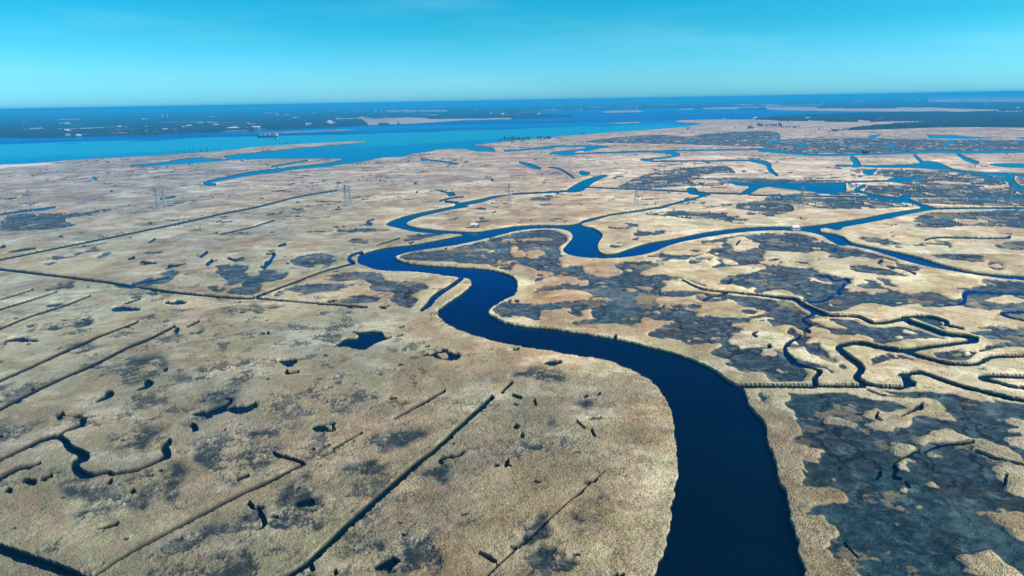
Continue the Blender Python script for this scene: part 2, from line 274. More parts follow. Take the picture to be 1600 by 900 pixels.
# left: winding creeks
run([(-40, 732), (0, 715), (32, 700), (62, 686), (87, 680), (100, 686), (108, 697), (120, 703), (134, 711), (119, 719), (118, 729), (128, 737), (145, 739), (165, 735), (180, 737), (212, 731), (240, 720), (260, 708), (257, 697), (264, 684)],
    [3, 3, 3.5, 5, 5, 5, 7, 8, 8, 9, 9, 8, 5, 3, 3.5, 3, 4, 7, 8, 4])
run([(-30, 758), (0, 744), (20, 733), (40, 727), (62, 722)], [4, 5, 6, 4, 2]); run([(129, 649), (126, 660), (100, 671), (88, 679)], [7, 4, 2, 2]); run([(98, 643), (92, 648), (95, 651)], 4); run([(165, 611), (172, 614), (150, 625)], [4, 6, 1.2])
run([(297, 660), (303, 664), (306, 671)], [4, 5, 5]); run([(327, 650), (325, 641), (340, 634), (357, 627), (360, 619)], [6, 4, 3, 2.5, 1.5]); water([(296, 644), (312, 639), (328, 640), (362, 631), (380, 630), (397, 625), (400, 632), (388, 640), (372, 645), (352, 640), (330, 646)])
run(q(0, 500, 905, 370, 935, 385, 905, 410, 860, 425), [4, 5, 4, 2]); run(q(0, 500, 1030, 290, 1035, 305), 4)
run(q(0, 700, 140, 190, 220, 205), 6); run(q(0, 700, 260, 180, 320, 160), 5); run(q(0, 700, 675, 210, 690, 185), 3); run(q(0, 700, 720, 160, 715, 145), 3); run(q(0, 700, 30, 250, 70, 258), 4)
# ponds
water(q(400, 500, 420, 155, 480, 150, 520, 130, 560, 105, 620, 100, 640, 82, 608, 66, 680, 60, 740, 58, 790, 72, 795, 92, 845, 100, 780, 120, 720, 150, 680, 174, 620, 170, 560, 156))
water(q(400, 500, 140, 240, 200, 235, 255, 240, 240, 268, 200, 282, 160, 258)); water(q(400, 500, 1085, 208, 1125, 185, 1200, 188, 1275, 210, 1240, 238, 1165, 238, 1120, 222)); land(q(400, 500, 1125, 205, 1160, 192, 1200, 205, 1195, 224, 1150, 226)); run(q(400, 500, 1050, 210, 1110, 210), 1.5)
run(q(400, 500, 190, 305, 195, 325, 265, 315), 1.5); water(q(400, 500, 355, 655, 375, 640, 430, 632, 480, 636, 492, 665, 480, 685, 430, 688, 370, 676)); land(q(400, 500, 425, 648, 470, 645, 482, 668, 440, 668)); 
water(q(400, 700, 235, 318, 300, 293, 360, 300, 372, 325, 345, 338, 275, 334)); water(q(400, 700, 730, 728, 760, 700, 800, 675, 850, 668, 885, 686, 862, 715, 825, 745, 770, 740))
water(q(800, 500, 203, 256, 240, 243, 300, 248, 300, 264, 255, 276, 218, 268)); water(q(0, 320, 700, 636, 750, 626, 860, 638, 850, 652, 720, 654)); run(q(0, 320, 780, 608, 870, 580), 1.5)
water(q(0, 500, 15, 122, 70, 105, 130, 98, 150, 106, 235, 116, 200, 126, 130, 124)); water(q(0, 320, 1035, 602, 1090, 595, 1100, 586, 1155, 600, 1140, 612, 1070, 612))
water(q(0, 320, 20, 292, 80, 278, 140, 266, 215, 262, 215, 270, 120, 284), False); run([(0, 384.5), (6, 383.5)], 3); water(q(400, 320, 18, 378, 50, 368, 55, 345, 90, 340, 90, 358, 65, 380, 50, 392)); run(q(400, 320, 85, 345, 110, 302, 60, 300), [3, 2.5, 1.5])
water(q(800, 500, -5, 655, 20, 640, 42, 655, 20, 672)); water(q(800, 500, 45, 715, 60, 690, 80, 722)); water(q(800, 500, 470, 602, 550, 594, 540, 604, 490, 612)); run(q(800, 500, 450, 470, 470, 460), 3); run(q(800, 500, 535, 455, 548, 445), 3); run(q(800, 500, 140, 490, 150, 525), 2); run(q(800, 500, 495, 670, 520, 720), 1.8)
run(q(800, 500, 405, 620, 455, 670), 1.6); run(q(800, 500, 0, 460, 60, 480), 1.2); water(q(0, 700, 590, 492, 660, 465, 720, 455, 730, 478, 660, 498)); water(q(800, 700, 600, 790, 640, 768, 700, 765, 680, 785, 640, 800))
run(q(400, 700, 1150, 75, 1165, 50, 1250, 40, 1300, 10), [2, 3, 2, 1.5]); run(q(400, 700, 1565, 100, 1570, 60), 3.5); run(q(400, 700, 1490, 98, 1515, 98), 3); run(q(400, 700, 345, 715, 360, 752), 2.5); run(q(400, 700, 20, 370, 55, 450, 20, 490), [1.5, 3, 1.5]); run(q(400, 700, 490, 745, 505, 775), 2.5)
run(q(400, 700, 1390, 640, 1500, 700), 2.2); run(q(400, 700, 110, 0, 130, 30, 290, 75), 1.5); run(q(0, 700, 1550, 325, 1580, 355), 3); run(q(0, 700, 820, 245, 835, 268), 4); run(q(0, 700, 1480, 180, 1550, 158), 3)
# mid-left crescents
run(q(0, 320, 1050, 375, 1090, 372, 1150, 362), [4, 2, 1]); run(q(0, 320, 1250, 320, 1290, 290), 3.5); run(q(0, 320, 1290, 368, 1325, 340), 4.5); run(q(0, 320, 1420, 325, 1480, 345), 1.4); run(q(0, 320, 800, 332, 835, 325), 3); run(q(0, 320, 875, 348, 970, 358), 1.5)
run(q(0, 320, 820, 488, 900, 468, 1050, 440), 1.1); run(q(0, 320, 930, 228, 965, 208), 2); run(q(0, 320, 0, 57, 160, 30, 330, 12), 1.4); run([(0, 333.5), (50, 327.5), (62, 327), (85, 322)], 1.4); run([(146, 277), (149, 279)], 2)
run(q(400, 320, 690, 98, 720, 120), 1.6); run(q(400, 320, 690, 98, 735, 85), 1.2); run(q(400, 320, 140, 250, 180, 240), 3); water(q(400, 140, 1195, 638, 1225, 636, 1240, 655, 1205, 660)); run(q(400, 140, 1145, 628, 1200, 640), 1.2); run(q(400, 140, 1145, 692, 1200, 676, 1290, 665), [1.4, 1.6, 1]); run(q(400, 140, 1180, 695, 1260, 702), 2)
run(q(400, 320, 750, 248, 890, 202), 1); run(q(0, 140, 1000, 680, 1090, 665), 1.4); run(q(0, 140, 580, 545, 600, 560), 1.4)
# random small potholes and streaks of standing water, more of them to the left
for _ in range(90):
    x = rng.uniform(-20, 1000); y = rng.uniform(245, 890)
    if x > 880 and y < 600: continue
    k = (y - yh(x)) / 700; s = rng.uniform(1.2, 5.0) * (0.35 + k) * 0.8
    ang = rng.uniform(-0.5, 0.25); n = 4
    c = [(x + (i - 1.5) * s * math.cos(ang), y + (i - 1.5) * s * math.sin(ang) * 0.5 + rng.uniform(-1, 1) * s * .25) for i in range(n)]
    run(c, np.array([.3, 1, .9, .3]) * (0.35 + rng.random() * .8) * (0.6 + 2.0 * k), .9)

wm3 = np.zeros((NI * SS, NJ), np.uint8)
for v, p in W: fill(wm3, p, v, ss=SS)
wm_ = wm3[1::SS].copy()
AL = np.clip(3.5 / (3 * DR), 0, 1)
di3 = np.repeat((fbm(3.5, 1, 3) - .5) * 1.8 * AL / DR * (RG < 1500), SS, 0)
dj3 = np.repeat((fbm(3.5, 41, 3) - .5) * 1.8 * AL / DT * (RG < 1500), SS, 0)
w3 = wm3[np.clip(np.rint(np.arange(NI * SS)[:, None] + di3 * SS), 0, NI * SS - 1).astype(int), np.clip(np.rint(JX[None, :] + dj3), 0, NJ - 1).astype(int)]
cov = w3.reshape(NI, SS, NJ).mean(1).astype(np.float32)
cov0 = wm3.reshape(NI, SS, NJ).mean(1).astype(np.float32)
del wm3, w3, di3, dj3
wet = cov > .5
dm = np.zeros((NI, NJ), np.uint8)
for p in DITCH: fill(dm, p, 1)
dm = dm.astype(bool)
wet = np.where((RG < 1500) & ~(dm & (wm_ > 0)), wet, wm_).astype(bool)
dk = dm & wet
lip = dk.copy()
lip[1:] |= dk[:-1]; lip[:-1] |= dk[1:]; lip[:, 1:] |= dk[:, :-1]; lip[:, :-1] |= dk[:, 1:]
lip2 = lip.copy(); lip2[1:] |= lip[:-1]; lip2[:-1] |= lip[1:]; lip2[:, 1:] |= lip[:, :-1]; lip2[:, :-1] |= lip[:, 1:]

# distance (m) to the water's edge on a coarser sheet
SUB = 4
ci = np.arange(0, NI, SUB); cj = np.arange(0, NJ, SUB)
XS, YS = X[np.ix_(ci, cj)], Y[np.ix_(ci, cj)]
D = np.full(XS.shape, 99.0); MARG = 28.0
for wi, (v, p) in enumerate(W):
    if wi in THIN: continue
    pp = dens(np.array(p, float), 10)
    if len(p) < 8 : continue
    wx, wy = px2w(pp[:, 0], pp[:, 1], 2.0)
    for k in range(len(wx)):
        ax, ay = wx[k], wy[k]; bx, by = wx[(k+1) % len(wx)], wy[(k+1) % len(wx)]
        r0, r1 = sorted((math.hypot(ax, ay), math.hypot(bx, by)))
        if r0 > 3500: continue
        t0, t1 = sorted((math.atan2(ax, ay), math.atan2(bx, by))); dt = MARG / r0
        i0 = np.searchsorted(RR, r0 - MARG) // SUB; i1 = np.searchsorted(RR, r1 + MARG) // SUB + 1
        j0 = np.searchsorted(TH, t0 - dt) // SUB; j1 = np.searchsorted(TH, t1 + dt) // SUB + 1
        if i1 <= i0 or j1 <= j0: continue
        xs, ys = XS[i0:i1, j0:j1], YS[i0:i1, j0:j1]
        if xs.size == 0: continue
        L2 = (bx-ax)**2 + (by-ay)**2 + 1e-9
        t = np.clip(((xs-ax)*(bx-ax) + (ys-ay)*(by-ay)) / L2, 0, 1)
        D[i0:i1, j0:j1] = np.minimum(D[i0:i1, j0:j1], np.hypot(xs-ax-t*(bx-ax), ys-ay-t*(by-ay)))
ii = np.clip(IX / SUB, 0, len(ci) - 1.001); jj = np.clip(JX / SUB, 0, len(cj) - 1.001)
i0 = ii.astype(int)[:, None]; j0 = jj.astype(int)[None, :]; fi = (ii - ii.astype(int))[:, None]; fj = (jj - jj.astype(int))[None, :]
DIST = (D[i0, j0]*(1-fi)+D[i0+1, j0]*fi)*(1-fj) + (D[i0, j0+1]*(1-fi)+D[i0+1, j0+1]*fi)*fj

# ------------------------------------------------------------------ vegetation zones
mud = np.zeros((NI, NJ), np.float32)    # low dark marsh
def M_(v, pts, smooth=True): fill(mud, spline(pts, True) if smooth else np.array(pts), v, 1.5)
# the big peninsula and the land east of the river
M_(1, [(622, 400), (650, 393), (700, 388), (760, 374), (800, 364), (850, 358), (880, 364), (884, 376), (872, 388), (885, 400), (930, 406), (990, 404), (1030, 394), (1062, 382), (1100, 375), (1180, 364), (1250, 364), (1290, 378), (1330, 386), (1400, 404), (1500, 430), (1600, 438), (1900, 450), (1900, 600), (1600, 585), (1530, 575), (1400, 560), (1290, 600), (1200, 595), (1150, 585), (1100, 560), (1030, 540), (950, 520), (850, 502), (790, 494), (770, 478), (812, 455), (812, 430), (770, 415), (700, 408), (640, 406)])
M_(1, [(1190, 602), (1270, 606), (1350, 606), (1440, 602), (1540, 618), (1620, 628), (1900, 640), (1900, 1000), (1330, 1000), (1270, 900), (1230, 760), (1200, 660)])
L = lambda *a: M_(0, q(*a))
# pale reed stands inside it
L(800, 320, 0, 375, 80, 380, 150, 400, 250, 420, 240, 445, 150, 452, 130, 480, 200, 460, 280, 440, 380, 450, 455, 462, 440, 490, 300, 500, 160, 500, 130, 535, 250, 530, 350, 520, 440, 535, 490, 570, 380, 592, 200, 608, 0, 605, 10, 540)
L(800, 320, 0, 690, 150, 710, 160, 670, 250, 650, 350, 638, 370, 668, 480, 648, 525, 700, 440, 712, 400, 735, 500, 742, 640, 735, 740, 718, 780, 692, 900, 708, 990, 725, 900, 770, 830, 800, 900, 860, 600, 850, 300, 800, 0, 760)
L(800, 320, 300, 325, 500, 328, 620, 330, 900, 322, 925, 342, 760, 350, 640, 368, 690, 410, 680, 430, 560, 442, 450, 412, 430, 380, 330, 370)
L(800, 320, 800, 425, 850, 400, 920, 370, 1000, 330, 1130, 322, 1230, 300, 1290, 350, 1250, 385, 1400, 380, 1540, 365, 1580, 400, 1350, 440, 1290, 480, 1180, 490, 1100, 460, 950, 430, 850, 442)
L(800, 320, 915, 540, 930, 502, 1050, 480, 1195, 512, 1150, 535, 1050, 528)
L(800, 320, 890, 622, 940, 580, 1080, 570, 1180, 545, 1240, 562, 1380, 590, 1420, 620, 1560, 648, 1570, 672, 1420, 698, 1250, 692, 1060, 645)
L(800, 320, 1208, 505, 1240, 492, 1310, 492, 1342, 515, 1250, 525); L(800, 320, 1455, 532, 1500, 515, 1538, 525, 1500, 545); L(800, 320, 880, 668, 915, 660, 945, 672, 910, 682)
L(800, 320, 1040, 240, 1230, 232, 1330, 262, 1250, 275, 1200, 300, 1050, 312, 930, 292); L(800, 320, 0, 250, 50, 268, 150, 262, 200, 290, 150, 332, 60, 325, 0, 320)
L(800, 320, 770, 508, 850, 512, 900, 520, 840, 530); L(800, 320, 540, 505, 580, 503, 590, 514, 550, 515); L(800, 320, 706, 405, 740, 400, 760, 412, 720, 420); L(800, 320, 1340, 215, 1450, 200, 1540, 250, 1420, 285, 1380, 260); L(800, 320, 1260, 300, 1300, 298, 1280, 308)
L(800, 500, 740, 88, 900, 98, 1000, 112, 1060, 118, 1110, 150, 1290, 140, 1320, 165, 1240, 205, 1320, 232, 1335, 262, 1400, 292, 1450, 318, 1600, 330, 1600, 392, 1400, 392, 1200, 300, 950, 190)
L(800, 500, 1380, 30, 1440, 5, 1500, 15, 1530, 30, 1590, -4, 1620, 60, 1600, 160, 1530, 152, 1440, 172, 1330, 120, 1350, 90, 1430, 60); L(800, 500, 1215, 100, 1300, 80, 1320, 95, 1240, 108); L(800, 500, 1540, 180, 1600, 165, 1640, 215, 1540, 210)
L(1200, 320, -20, 285, 180, 292, 330, 285, 420, 320, 330, 340, 160, 350, 50, 330, -20, 340); L(1200, 320, 60, 362, 160, 355, 270, 378, 240, 390, 75, 375); L(1200, 320, -40, 345, 60, 350, 40, 365, -40, 362)
L(1200, 320, 270, 350, 420, 330, 560, 322, 700, 335, 900, 362, 1080, 400, 1300, 440, 1330, 500, 1250, 530, 1205, 590, 1100, 560, 1000, 540, 850, 540, 700, 508, 660, 470, 520, 452, 400, 430, 300, 410)
M_(1, q(1200, 320, 500, 392, 560, 370, 650, 380, 760, 400, 880, 440, 780, 445, 650, 425, 540, 415)); M_(1, q(1200, 320, 780, 350, 850, 345, 950, 395, 900, 405, 820, 385))
L(1200, 320, 510, 475, 540, 455, 600, 460, 605, 480, 545, 488); L(1200, 320, -20, 548, 80, 528, 180, 560, 215, 585, 100, 572, -20, 565); L(1200, 320, 660, 408, 695, 406, 690, 416)
L(1200, 320, 385, 668, 520, 645, 620, 608, 790, 630, 900, 615, 1000, 630, 1200, 625, 1280, 645, 1450, 650, 1500, 662, 1450, 680, 1600, 700, 1640, 740, 1400, 710, 1260, 718, 1290, 790, 1100, 800, 1100, 730, 1000, 690, 860, 700, 700, 730, 620, 710, 520, 682)
L(1200, 320, 285, 715, 340, 705, 400, 720, 500, 760, 400, 770, 330, 740); L(1200, 320, 0, 775, 100, 748, 180, 780, 200, 830, 60, 850); L(1200, 320, 1350, 590, 1500, 560, 1600, 600, 1480, 610); L(1200, 320, 385, 620, 430, 615, 430, 632)
L(1200, 320, 730, 738, 850, 735, 960, 760, 900, 770, 800, 750)
L(1200, 500, 0, 60, 100, 35, 180, 50, 200, 90, 170, 110, 140, 150, 160, 232, 100, 205, 0, 165); L(1200, 500, 240, 40, 340, 48, 440, 90, 430, 130, 400, 160, 470, 200, 500, 240, 560, 290, 530, 330, 590, 380, 470, 392, 350, 390, 320, 350, 400, 312, 280, 268, 170, 230, 110, 170, 150, 120, 220, 100)
M_(1, q(1200, 500, 200, 150, 290, 132, 350, 180, 420, 245, 380, 255, 290, 220, 230, 190)); M_(1, q(1200, 500, 425, 270, 460, 262, 480, 295, 440, 290))
L(1200, 500, 450, 95, 550, 88, 620, 108, 700, 150, 760, 135, 830, 122, 1000, 105, 1180, 118, 1190, 140, 850, 180, 700, 165, 560, 140, 460, 140)
L(1200, 500, 470, 180, 560, 158, 700, 170, 790, 200, 830, 232, 740, 205, 665, 235, 670, 290, 720, 292, 830, 265, 960, 272, 1100, 295, 1210, 338, 1300, 320, 1420, 255, 1600, 235, 1900, 240, 1900, 330, 1600, 340, 1330, 345, 1450, 385, 1600, 415, 1900, 450, 1900, 520, 1600, 500, 1400, 460, 1100, 390, 980, 340, 900, 340, 930, 400, 980, 420, 1100, 430, 1250, 460, 1380, 490, 1300, 492, 1100, 455, 930, 430, 700, 410, 600, 380, 600, 320, 545, 260)
L(1200, 500, 930, 205, 1020, 170, 1080, 150, 1220, 165, 1260, 210, 1200, 245, 1290, 235, 1400, 180, 1600, 168, 1900, 180, 1900, 210, 1400, 215, 1300, 262, 1150, 262, 1000, 235); M_(1, q(1200, 500, 1030, 200, 1120, 178, 1200, 182, 1250, 230, 1180, 250, 1080, 230))
L(1200, 500, 1100, 55, 1250, 45, 1420, 50, 1300, 75, 1380, 110, 1520, 130, 1400, 150, 1300, 190, 1180, 150, 1290, 120, 1270, 98, 1120, 75); L(1200, 500, 1120, 0, 1300, -10, 1700, 10, 1700, 40, 1450, 25, 1250, 40)
L(1200, 500, 320, 415, 600, 412, 700, 440, 900, 488, 980, 478, 1060, 510, 1130, 558, 1080, 552, 1145, 600, 1120, 628, 1000, 600, 900, 612, 880, 672, 760, 688, 640, 645, 690, 625, 605, 595, 680, 545, 720, 570, 840, 548, 800, 515, 650, 482, 500, 452, 330, 435)
L(1200, 500, 300, 612, 420, 594, 500, 615, 580, 650, 545, 672, 420, 642); L(1200, 500, 965, 752, 1020, 710, 1130, 683, 1200, 705, 1380, 758, 1500, 800, 1620, 870, 1600, 900, 1480, 850, 1330, 800, 1250, 752, 1150, 762, 1000, 782)
L(1200, 500, 1545, 682, 1620, 668, 1620, 702); L(1200, 500, 0, 420, 60, 430, 100, 445, 185, 485, 150, 505, 90, 510, 155, 560, 140, 600, 190, 660, 222, 705, 210, 735, 160, 760, 205, 800, 0, 800, -40, 600)
L(1200, 700, -10, 0, 150, -20, 330, 10, 342, 48, 300, 76, 240, 78, 222, 170, 250, 232, 400, 242, 500, 270, 522, 305, 470, 332, 300, 352, 250, 400, 330, 418, 450, 512, 440, 560, 400, 600, 388, 690, 500, 720, 545, 775, 640, 900, 200, 900, 60, 400)
L(1200, 700, 760, -30, 900, -30, 905, 5, 850, 42, 790, 32); L(1200, 700, 815, 85, 870, 55, 925, 75, 868, 92, 862, 128, 825, 122); L(1200, 700, 945, 185, 990, 178, 1065, 210, 1055, 226, 960, 200); L(1200, 700, 985, 22, 1040, 18, 1095, 45, 1045, 50)
L(1200, 700, 1290, -20, 1400, 5, 1620, 60, 1640, 275, 1480, 252, 1500, 205, 1440, 180, 1400, 115, 1480, 92, 1330, 22); L(1200, 700, 1360, 442, 1430, 400, 1640, 405, 1640, 600, 1500, 545, 1440, 482)
L(1200, 700, 1185, 648, 1240, 632, 1320, 645, 1420, 615, 1480, 680, 1560, 740, 1640, 770, 1640, 830, 1460, 800, 1320, 760, 1225, 740, 1250, 700); L(1200, 700, 590, 682, 630, 672, 660, 690); L(1200, 700, 900, 340, 940, 332, 960, 350, 920, 358); L(1200, 700, 1265, 375, 1330, 395, 1400, 400, 1330, 410)
# dark patches elsewhere
for a in [(400, 320, 220, 340, 300, 310, 400, 300, 480, 320, 470, 375, 350, 390, 230, 362), (400, 320, 480, 152, 700, 143, 850, 160, 580, 170), (400, 320, 560, 220, 650, 205, 690, 240, 600, 235), (400, 320, 930, 225, 980, 182, 1100, 178, 1200, 176, 1080, 200),
          (400, 320, 120, 560, 200, 520, 350, 490, 520, 488, 545, 518, 400, 545, 180, 570), (400, 320, 400, 452, 600, 415, 760, 420, 800, 470, 1000, 480, 1085, 512, 1000, 540, 960, 560, 1010, 590, 960, 632, 850, 600, 840, 540, 700, 522, 690, 470, 480, 472),
          (400, 320, 520, 600, 620, 560, 750, 568, 740, 600, 620, 616), (400, 320, 0, 410, 200, 420, 180, 450, 60, 480, 0, 470), (400, 320, -80, 445, 20, 440, 0, 540, -150, 550, -300, 515, -180, 480),
          (0, 320, 0, 130, 60, 62, 300, 50, 570, 55, 400, 90, 460, 125, 330, 150, 100, 160, 0, 162), (0, 320, 820, 485, 900, 462, 1020, 415, 1100, 412, 1080, 470, 900, 500), (0, 320, 1340, 400, 1400, 370, 1540, 378, 1540, 430, 1600, 440, 1600, 540, 1450, 550, 1280, 512, 1420, 480),
          (1200, 320, 900, 95, 1000, 45, 1200, 45, 1700, 30, 1700, 140, 1300, 128, 1100, 142, 900, 130, 960, 110), (1200, 320, 1430, 250, 1550, 222, 1650, 228, 1650, 275, 1500, 275), (1200, 320, 1030, 315, 1200, 300, 1340, 318, 1330, 352, 1150, 340), (1200, 320, 1380, 352, 1470, 360, 1460, 398, 1400, 390), (1200, 320, 930, 240, 1130, 238, 1140, 272, 1090, 250), (1200, 320, 570, 205, 700, 205, 820, 245, 700, 235),
          (800, 320, 840, 60, 870, 40, 960, 45, 1050, 32, 1170, 42, 1300, 72, 1480, 90, 1330, 97, 1160, 72, 950, 66), (800, 320, 1400, 0, 1600, -30, 1700, 20, 1600, 42, 1480, 62), (800, 320, 730, 180, 840, 165, 915, 180, 790, 190), (800, 320, 600, 255, 650, 235, 720, 225, 790, 200, 790, 215, 680, 262), (800, 320, 600, 140, 650, 138, 640, 148),
          (1200, 140, 0, 668, 250, 675, 660, 672, 760, 680, 930, 708, 930, 725, 650, 742, 350, 742, 250, 722, 130, 712, 160, 750, 0, 790, -60, 740), (1200, 140, 500, 500, 1000, 500, 1500, 515, 1700, 545, 1700, 662, 900, 662, 620, 640, 480, 600, 500, 580, 780, 560), (1200, 140, 890, 685, 1600, 672, 1700, 672, 1700, 725, 1060, 712), (1200, 140, -60, 560, 300, 560, 480, 565, 300, 578, -60, 580), (1200, 140, 480, 585, 540, 600, 560, 655, 460, 655, 300, 655, 0, 652, 300, 640),
          (800, 140, 670, 600, 830, 530, 1000, 500, 1150, 482, 1330, 478, 1390, 518, 1250, 520, 1180, 550, 1400, 548, 1700, 560, 1640, 575, 1400, 572, 1300, 600, 1100, 600, 800, 620), (800, 140, 900, 765, 1100, 755, 1350, 770, 1400, 800, 1100, 790), (800, 140, 100, 685, 170, 668, 240, 685, 160, 692), (800, 140, 1160, 705, 1220, 700, 1200, 715), (800, 140, 1340, 708, 1600, 712, 1600, 735),
          (1200, 140, 0, 340, 300, 310, 600, 302, 1100, 312, 1700, 322, 1700, 382, 900, 386, 300, 396, 0, 370), (800, 140, 450, 325, 650, 298, 900, 282, 1100, 292, 1250, 272, 1640, 262, 1640, 352, 1450, 352, 1000, 340, 600, 332)]:
    M_(1, q(*a))
for a in [(1200, 140, 480, 573, 600, 570, 800, 582, 870, 596, 700, 598, 560, 588), (1200, 140, 1045, 570, 1250, 582, 1200, 590, 1080, 586), (1200, 140, 1320, 606, 1500, 590, 1530, 604, 1380, 615), (800, 140, 1120, 565, 1230, 560, 1300, 575, 1160, 588), (1200, 140, 330, 555, 620, 538, 780, 545, 640, 560), (800, 140, 1330, 780, 1400, 745, 1480, 750, 1440, 780, 1380, 790), (1200, 140, 200, 742, 350, 745, 660, 742, 960, 730, 800, 760, 400, 790), (1200, 320, 1150, 90, 1280, 88, 1370, 100, 1250, 122), (1200, 140, 880, 490, 1060, 500, 1000, 512)]:
    L(*a)
# break the zone edges up, add flecks of each inside the other
mud = warp(warp(mud, 3.6, 11, 5), 1.6, 3, 6)
n1 = fbm(9, 21, 3); n2 = fbm(30, 22, 3); n3 = fbm(70, 23, 3)
farfade = np.clip((RG - 300) / 900, 0, 1)
spk = fbm(14, 24, 4)
mud = np.where((mud > 0.5) & (spk > 0.70 - 0.02 * farfade) & (n2 > .40), 0.0, mud)
mud = np.where((mud < 0.5) & (spk < 0.325) & (n3 > 0.5) & (DIST > 14) & ((RG * np.sin(TT) > -40) | (RG > 420)) & (RG > 300) & (RG < 2600), 1.0, mud)
lev = 3.5 + 9 * fbm(22, 31, 2)
lev = np.where(X < 60 - 0.0 * Y, lev * 0.6, lev)
mud = np.where(DIST < lev * 0.5, 0.0, mud)

scrub = np.zeros((NI, NJ), np.float32)  # grey scrubby low growth in the near left
def S(v, *a): fill(scrub, spline(q(*a), True), v, 1.5)
for a in [(0, 500, 650, 330, 740, 250, 900, 200, 1010, 240, 940, 390, 720, 350), (0, 500, 1050, 640, 1180, 540, 1440, 400, 1560, 420, 1540, 470, 1300, 560, 1140, 640), (0, 500, 700, 700, 850, 650, 1000, 700, 980, 770, 760, 790), (0, 500, 1250, 790, 1350, 720, 1500, 640, 1640, 690, 1800, 790, 1600, 900, 1300, 880),
          (0, 500, 0, 620, 150, 640, 300, 600, 200, 720, 0, 780), (0, 500, 420, 160, 560, 120, 640, 180, 520, 250), (0, 700, 270, 300, 330, 220, 450, 180, 560, 200, 640, 240, 900, 210, 1060, 100, 1160, 60, 1150, 160, 1050, 300, 940, 400, 840, 380, 700, 370, 600, 420, 480, 410, 400, 340),
          (0, 700, 1050, 620, 1200, 510, 1450, 395, 1570, 410, 1550, 460, 1300, 570, 1150, 650), (0, 700, 860, 740, 1100, 680, 1300, 650, 1600, 570, 1900, 600, 2000, 760, 1700, 900, 1000, 860), (0, 700, 1230, 50, 1400, 20, 1600, 60, 1560, 160, 1400, 170, 1260, 120), (0, 700, 100, 150, 330, 160, 400, 190, 200, 210),
          (400, 700, 40, 340, 140, 250, 290, 170, 270, 240, 180, 290, 100, 370), (400, 700, 80, 330, 240, 300, 450, 380, 430, 480, 200, 520, 60, 420), (400, 700, 555, 120, 620, 50, 780, 75, 835, 130, 700, 175, 590, 150), (400, 700, 640, 520, 680, 460, 770, 450, 740, 500), (400, 700, 600, 600, 750, 555, 900, 620, 900, 680, 700, 650),
          (400, 700, -100, 560, 100, 540, 220, 600, 150, 720, -100, 780), (400, 700, 870, 285, 930, 260, 990, 268, 960, 300), (400, 700, 1010, 190, 1060, 130, 1140, 120, 1220, 215, 1080, 220), (400, 700, 1180, 475, 1270, 455, 1260, 485), (400, 700, 1500, 500, 1560, 465, 1660, 480, 1600, 530), (400, 700, 950, 560, 1050, 500, 1150, 600, 1100, 760, 900, 800, 860, 740),
          (800, 500, 440, 440, 520, 415, 560, 450, 470, 530, 400, 520), (800, 500, 180, 600, 230, 570, 290, 620, 220, 640), (800, 500, 200, 740, 260, 710, 320, 735, 290, 770, 230, 760), (800, 500, 20, 360, 90, 300, 300, 305, 350, 360, 300, 400, 100, 360), (800, 500, -50, 780, 60, 740, 160, 780, 200, 830, 0, 850),
          (800, 700, 480, 330, 530, 260, 600, 330, 560, 360), (800, 700, 100, 640, 200, 590, 330, 610, 300, 680, 150, 740), (800, 700, 340, 420, 420, 430, 400, 500), (800, 700, 0, 470, 60, 450, 160, 500, 80, 580, 0, 620), (400, 500, 0, 660, 70, 620, 250, 590, 300, 640, 200, 740, 60, 700), (400, 500, 660, 480, 720, 460, 760, 490, 710, 512), (400, 500, 730, 740, 850, 680, 960, 700, 1120, 670, 1060, 760, 800, 790),
          (400, 500, 1370, 380, 1520, 375, 1500, 400, 1400, 410), (400, 500, 1500, 570, 1600, 560, 1640, 590, 1540, 596)]:
    S(0.85, *a)
scrub = warp(warp(scrub, 9.0, 16, 8), 5, 5, 11)
def blur(a, n):
    k = np.ones(n) / n
    for ax in (0, 1):
        c = np.cumsum(np.pad(a, [(n // 2 + 1, n // 2) if x == ax else (0, 0) for x in (0, 1)], mode='edge'), axis=ax)
        a = (c[n:] - c[:-n]) / n if ax == 0 else (c[:, n:] - c[:, :-n]) / n
    return a
scrub = blur(scrub, 15)
scrub = np.clip(scrub * 1.25 * np.clip((fbm(9, 33, 5, gain=.75) - .36) * 5, 0, 1.1), 0, 1)
scrub = np.maximum(scrub, np.clip((fbm(13, 37, 5, gain=.75) - .58) * 7, 0, .8) * np.clip((60 - X) / 120, .25, 1) * np.clip((620 - RG) / 200, 0, 1))

sand = np.zeros((NI, NJ), np.float32)
fill(sand, e(0, 150, -900, 900, -900, 870, 0, 842, 300, 835, 560, 822, 700, 840, 560, 862, 250, 880, 0, 905), 1, 1.5)
for a in [e(400, 150, 900, 382, 1500, 357, 1500, 345, 900, 372), e(600, 150, 0, 355, 400, 340, 700, 320, 1000, 300, 1600, 285, 1600, 272, 1000, 286, 700, 292, 500, 290, 300, 270, 180, 280, 0, 325), e(400, 150, 0, 465, 1280, 411, 1280, 405, 0, 455),
          e(800, 150, 0, 286, 300, 274, 800, 258, 800, 250, 530, 250, 300, 262, 0, 272), e(800, 150, 1110, 208, 1350, 206, 1350, 192, 1110, 192), e(1200, 140, 600, 266, 1100, 270, 1600, 274, 1600, 236, 900, 232, 600, 242), e(1400, 140, 0, 285, 400, 290, 1400, 285, 1400, 265, 700, 245, 500, 220, 100, 222, 0, 240),
          e(1000, 140, 300, 240, 670, 248, 670, 234, 300, 232), e(1000, 140, 700, 245, 1100, 243, 1600, 226, 1600, 215, 900, 222), e(0, 150, 250, 520, 700, 514, 700, 508, 250, 510)]:
    fill(sand, a, .25, 1.5)

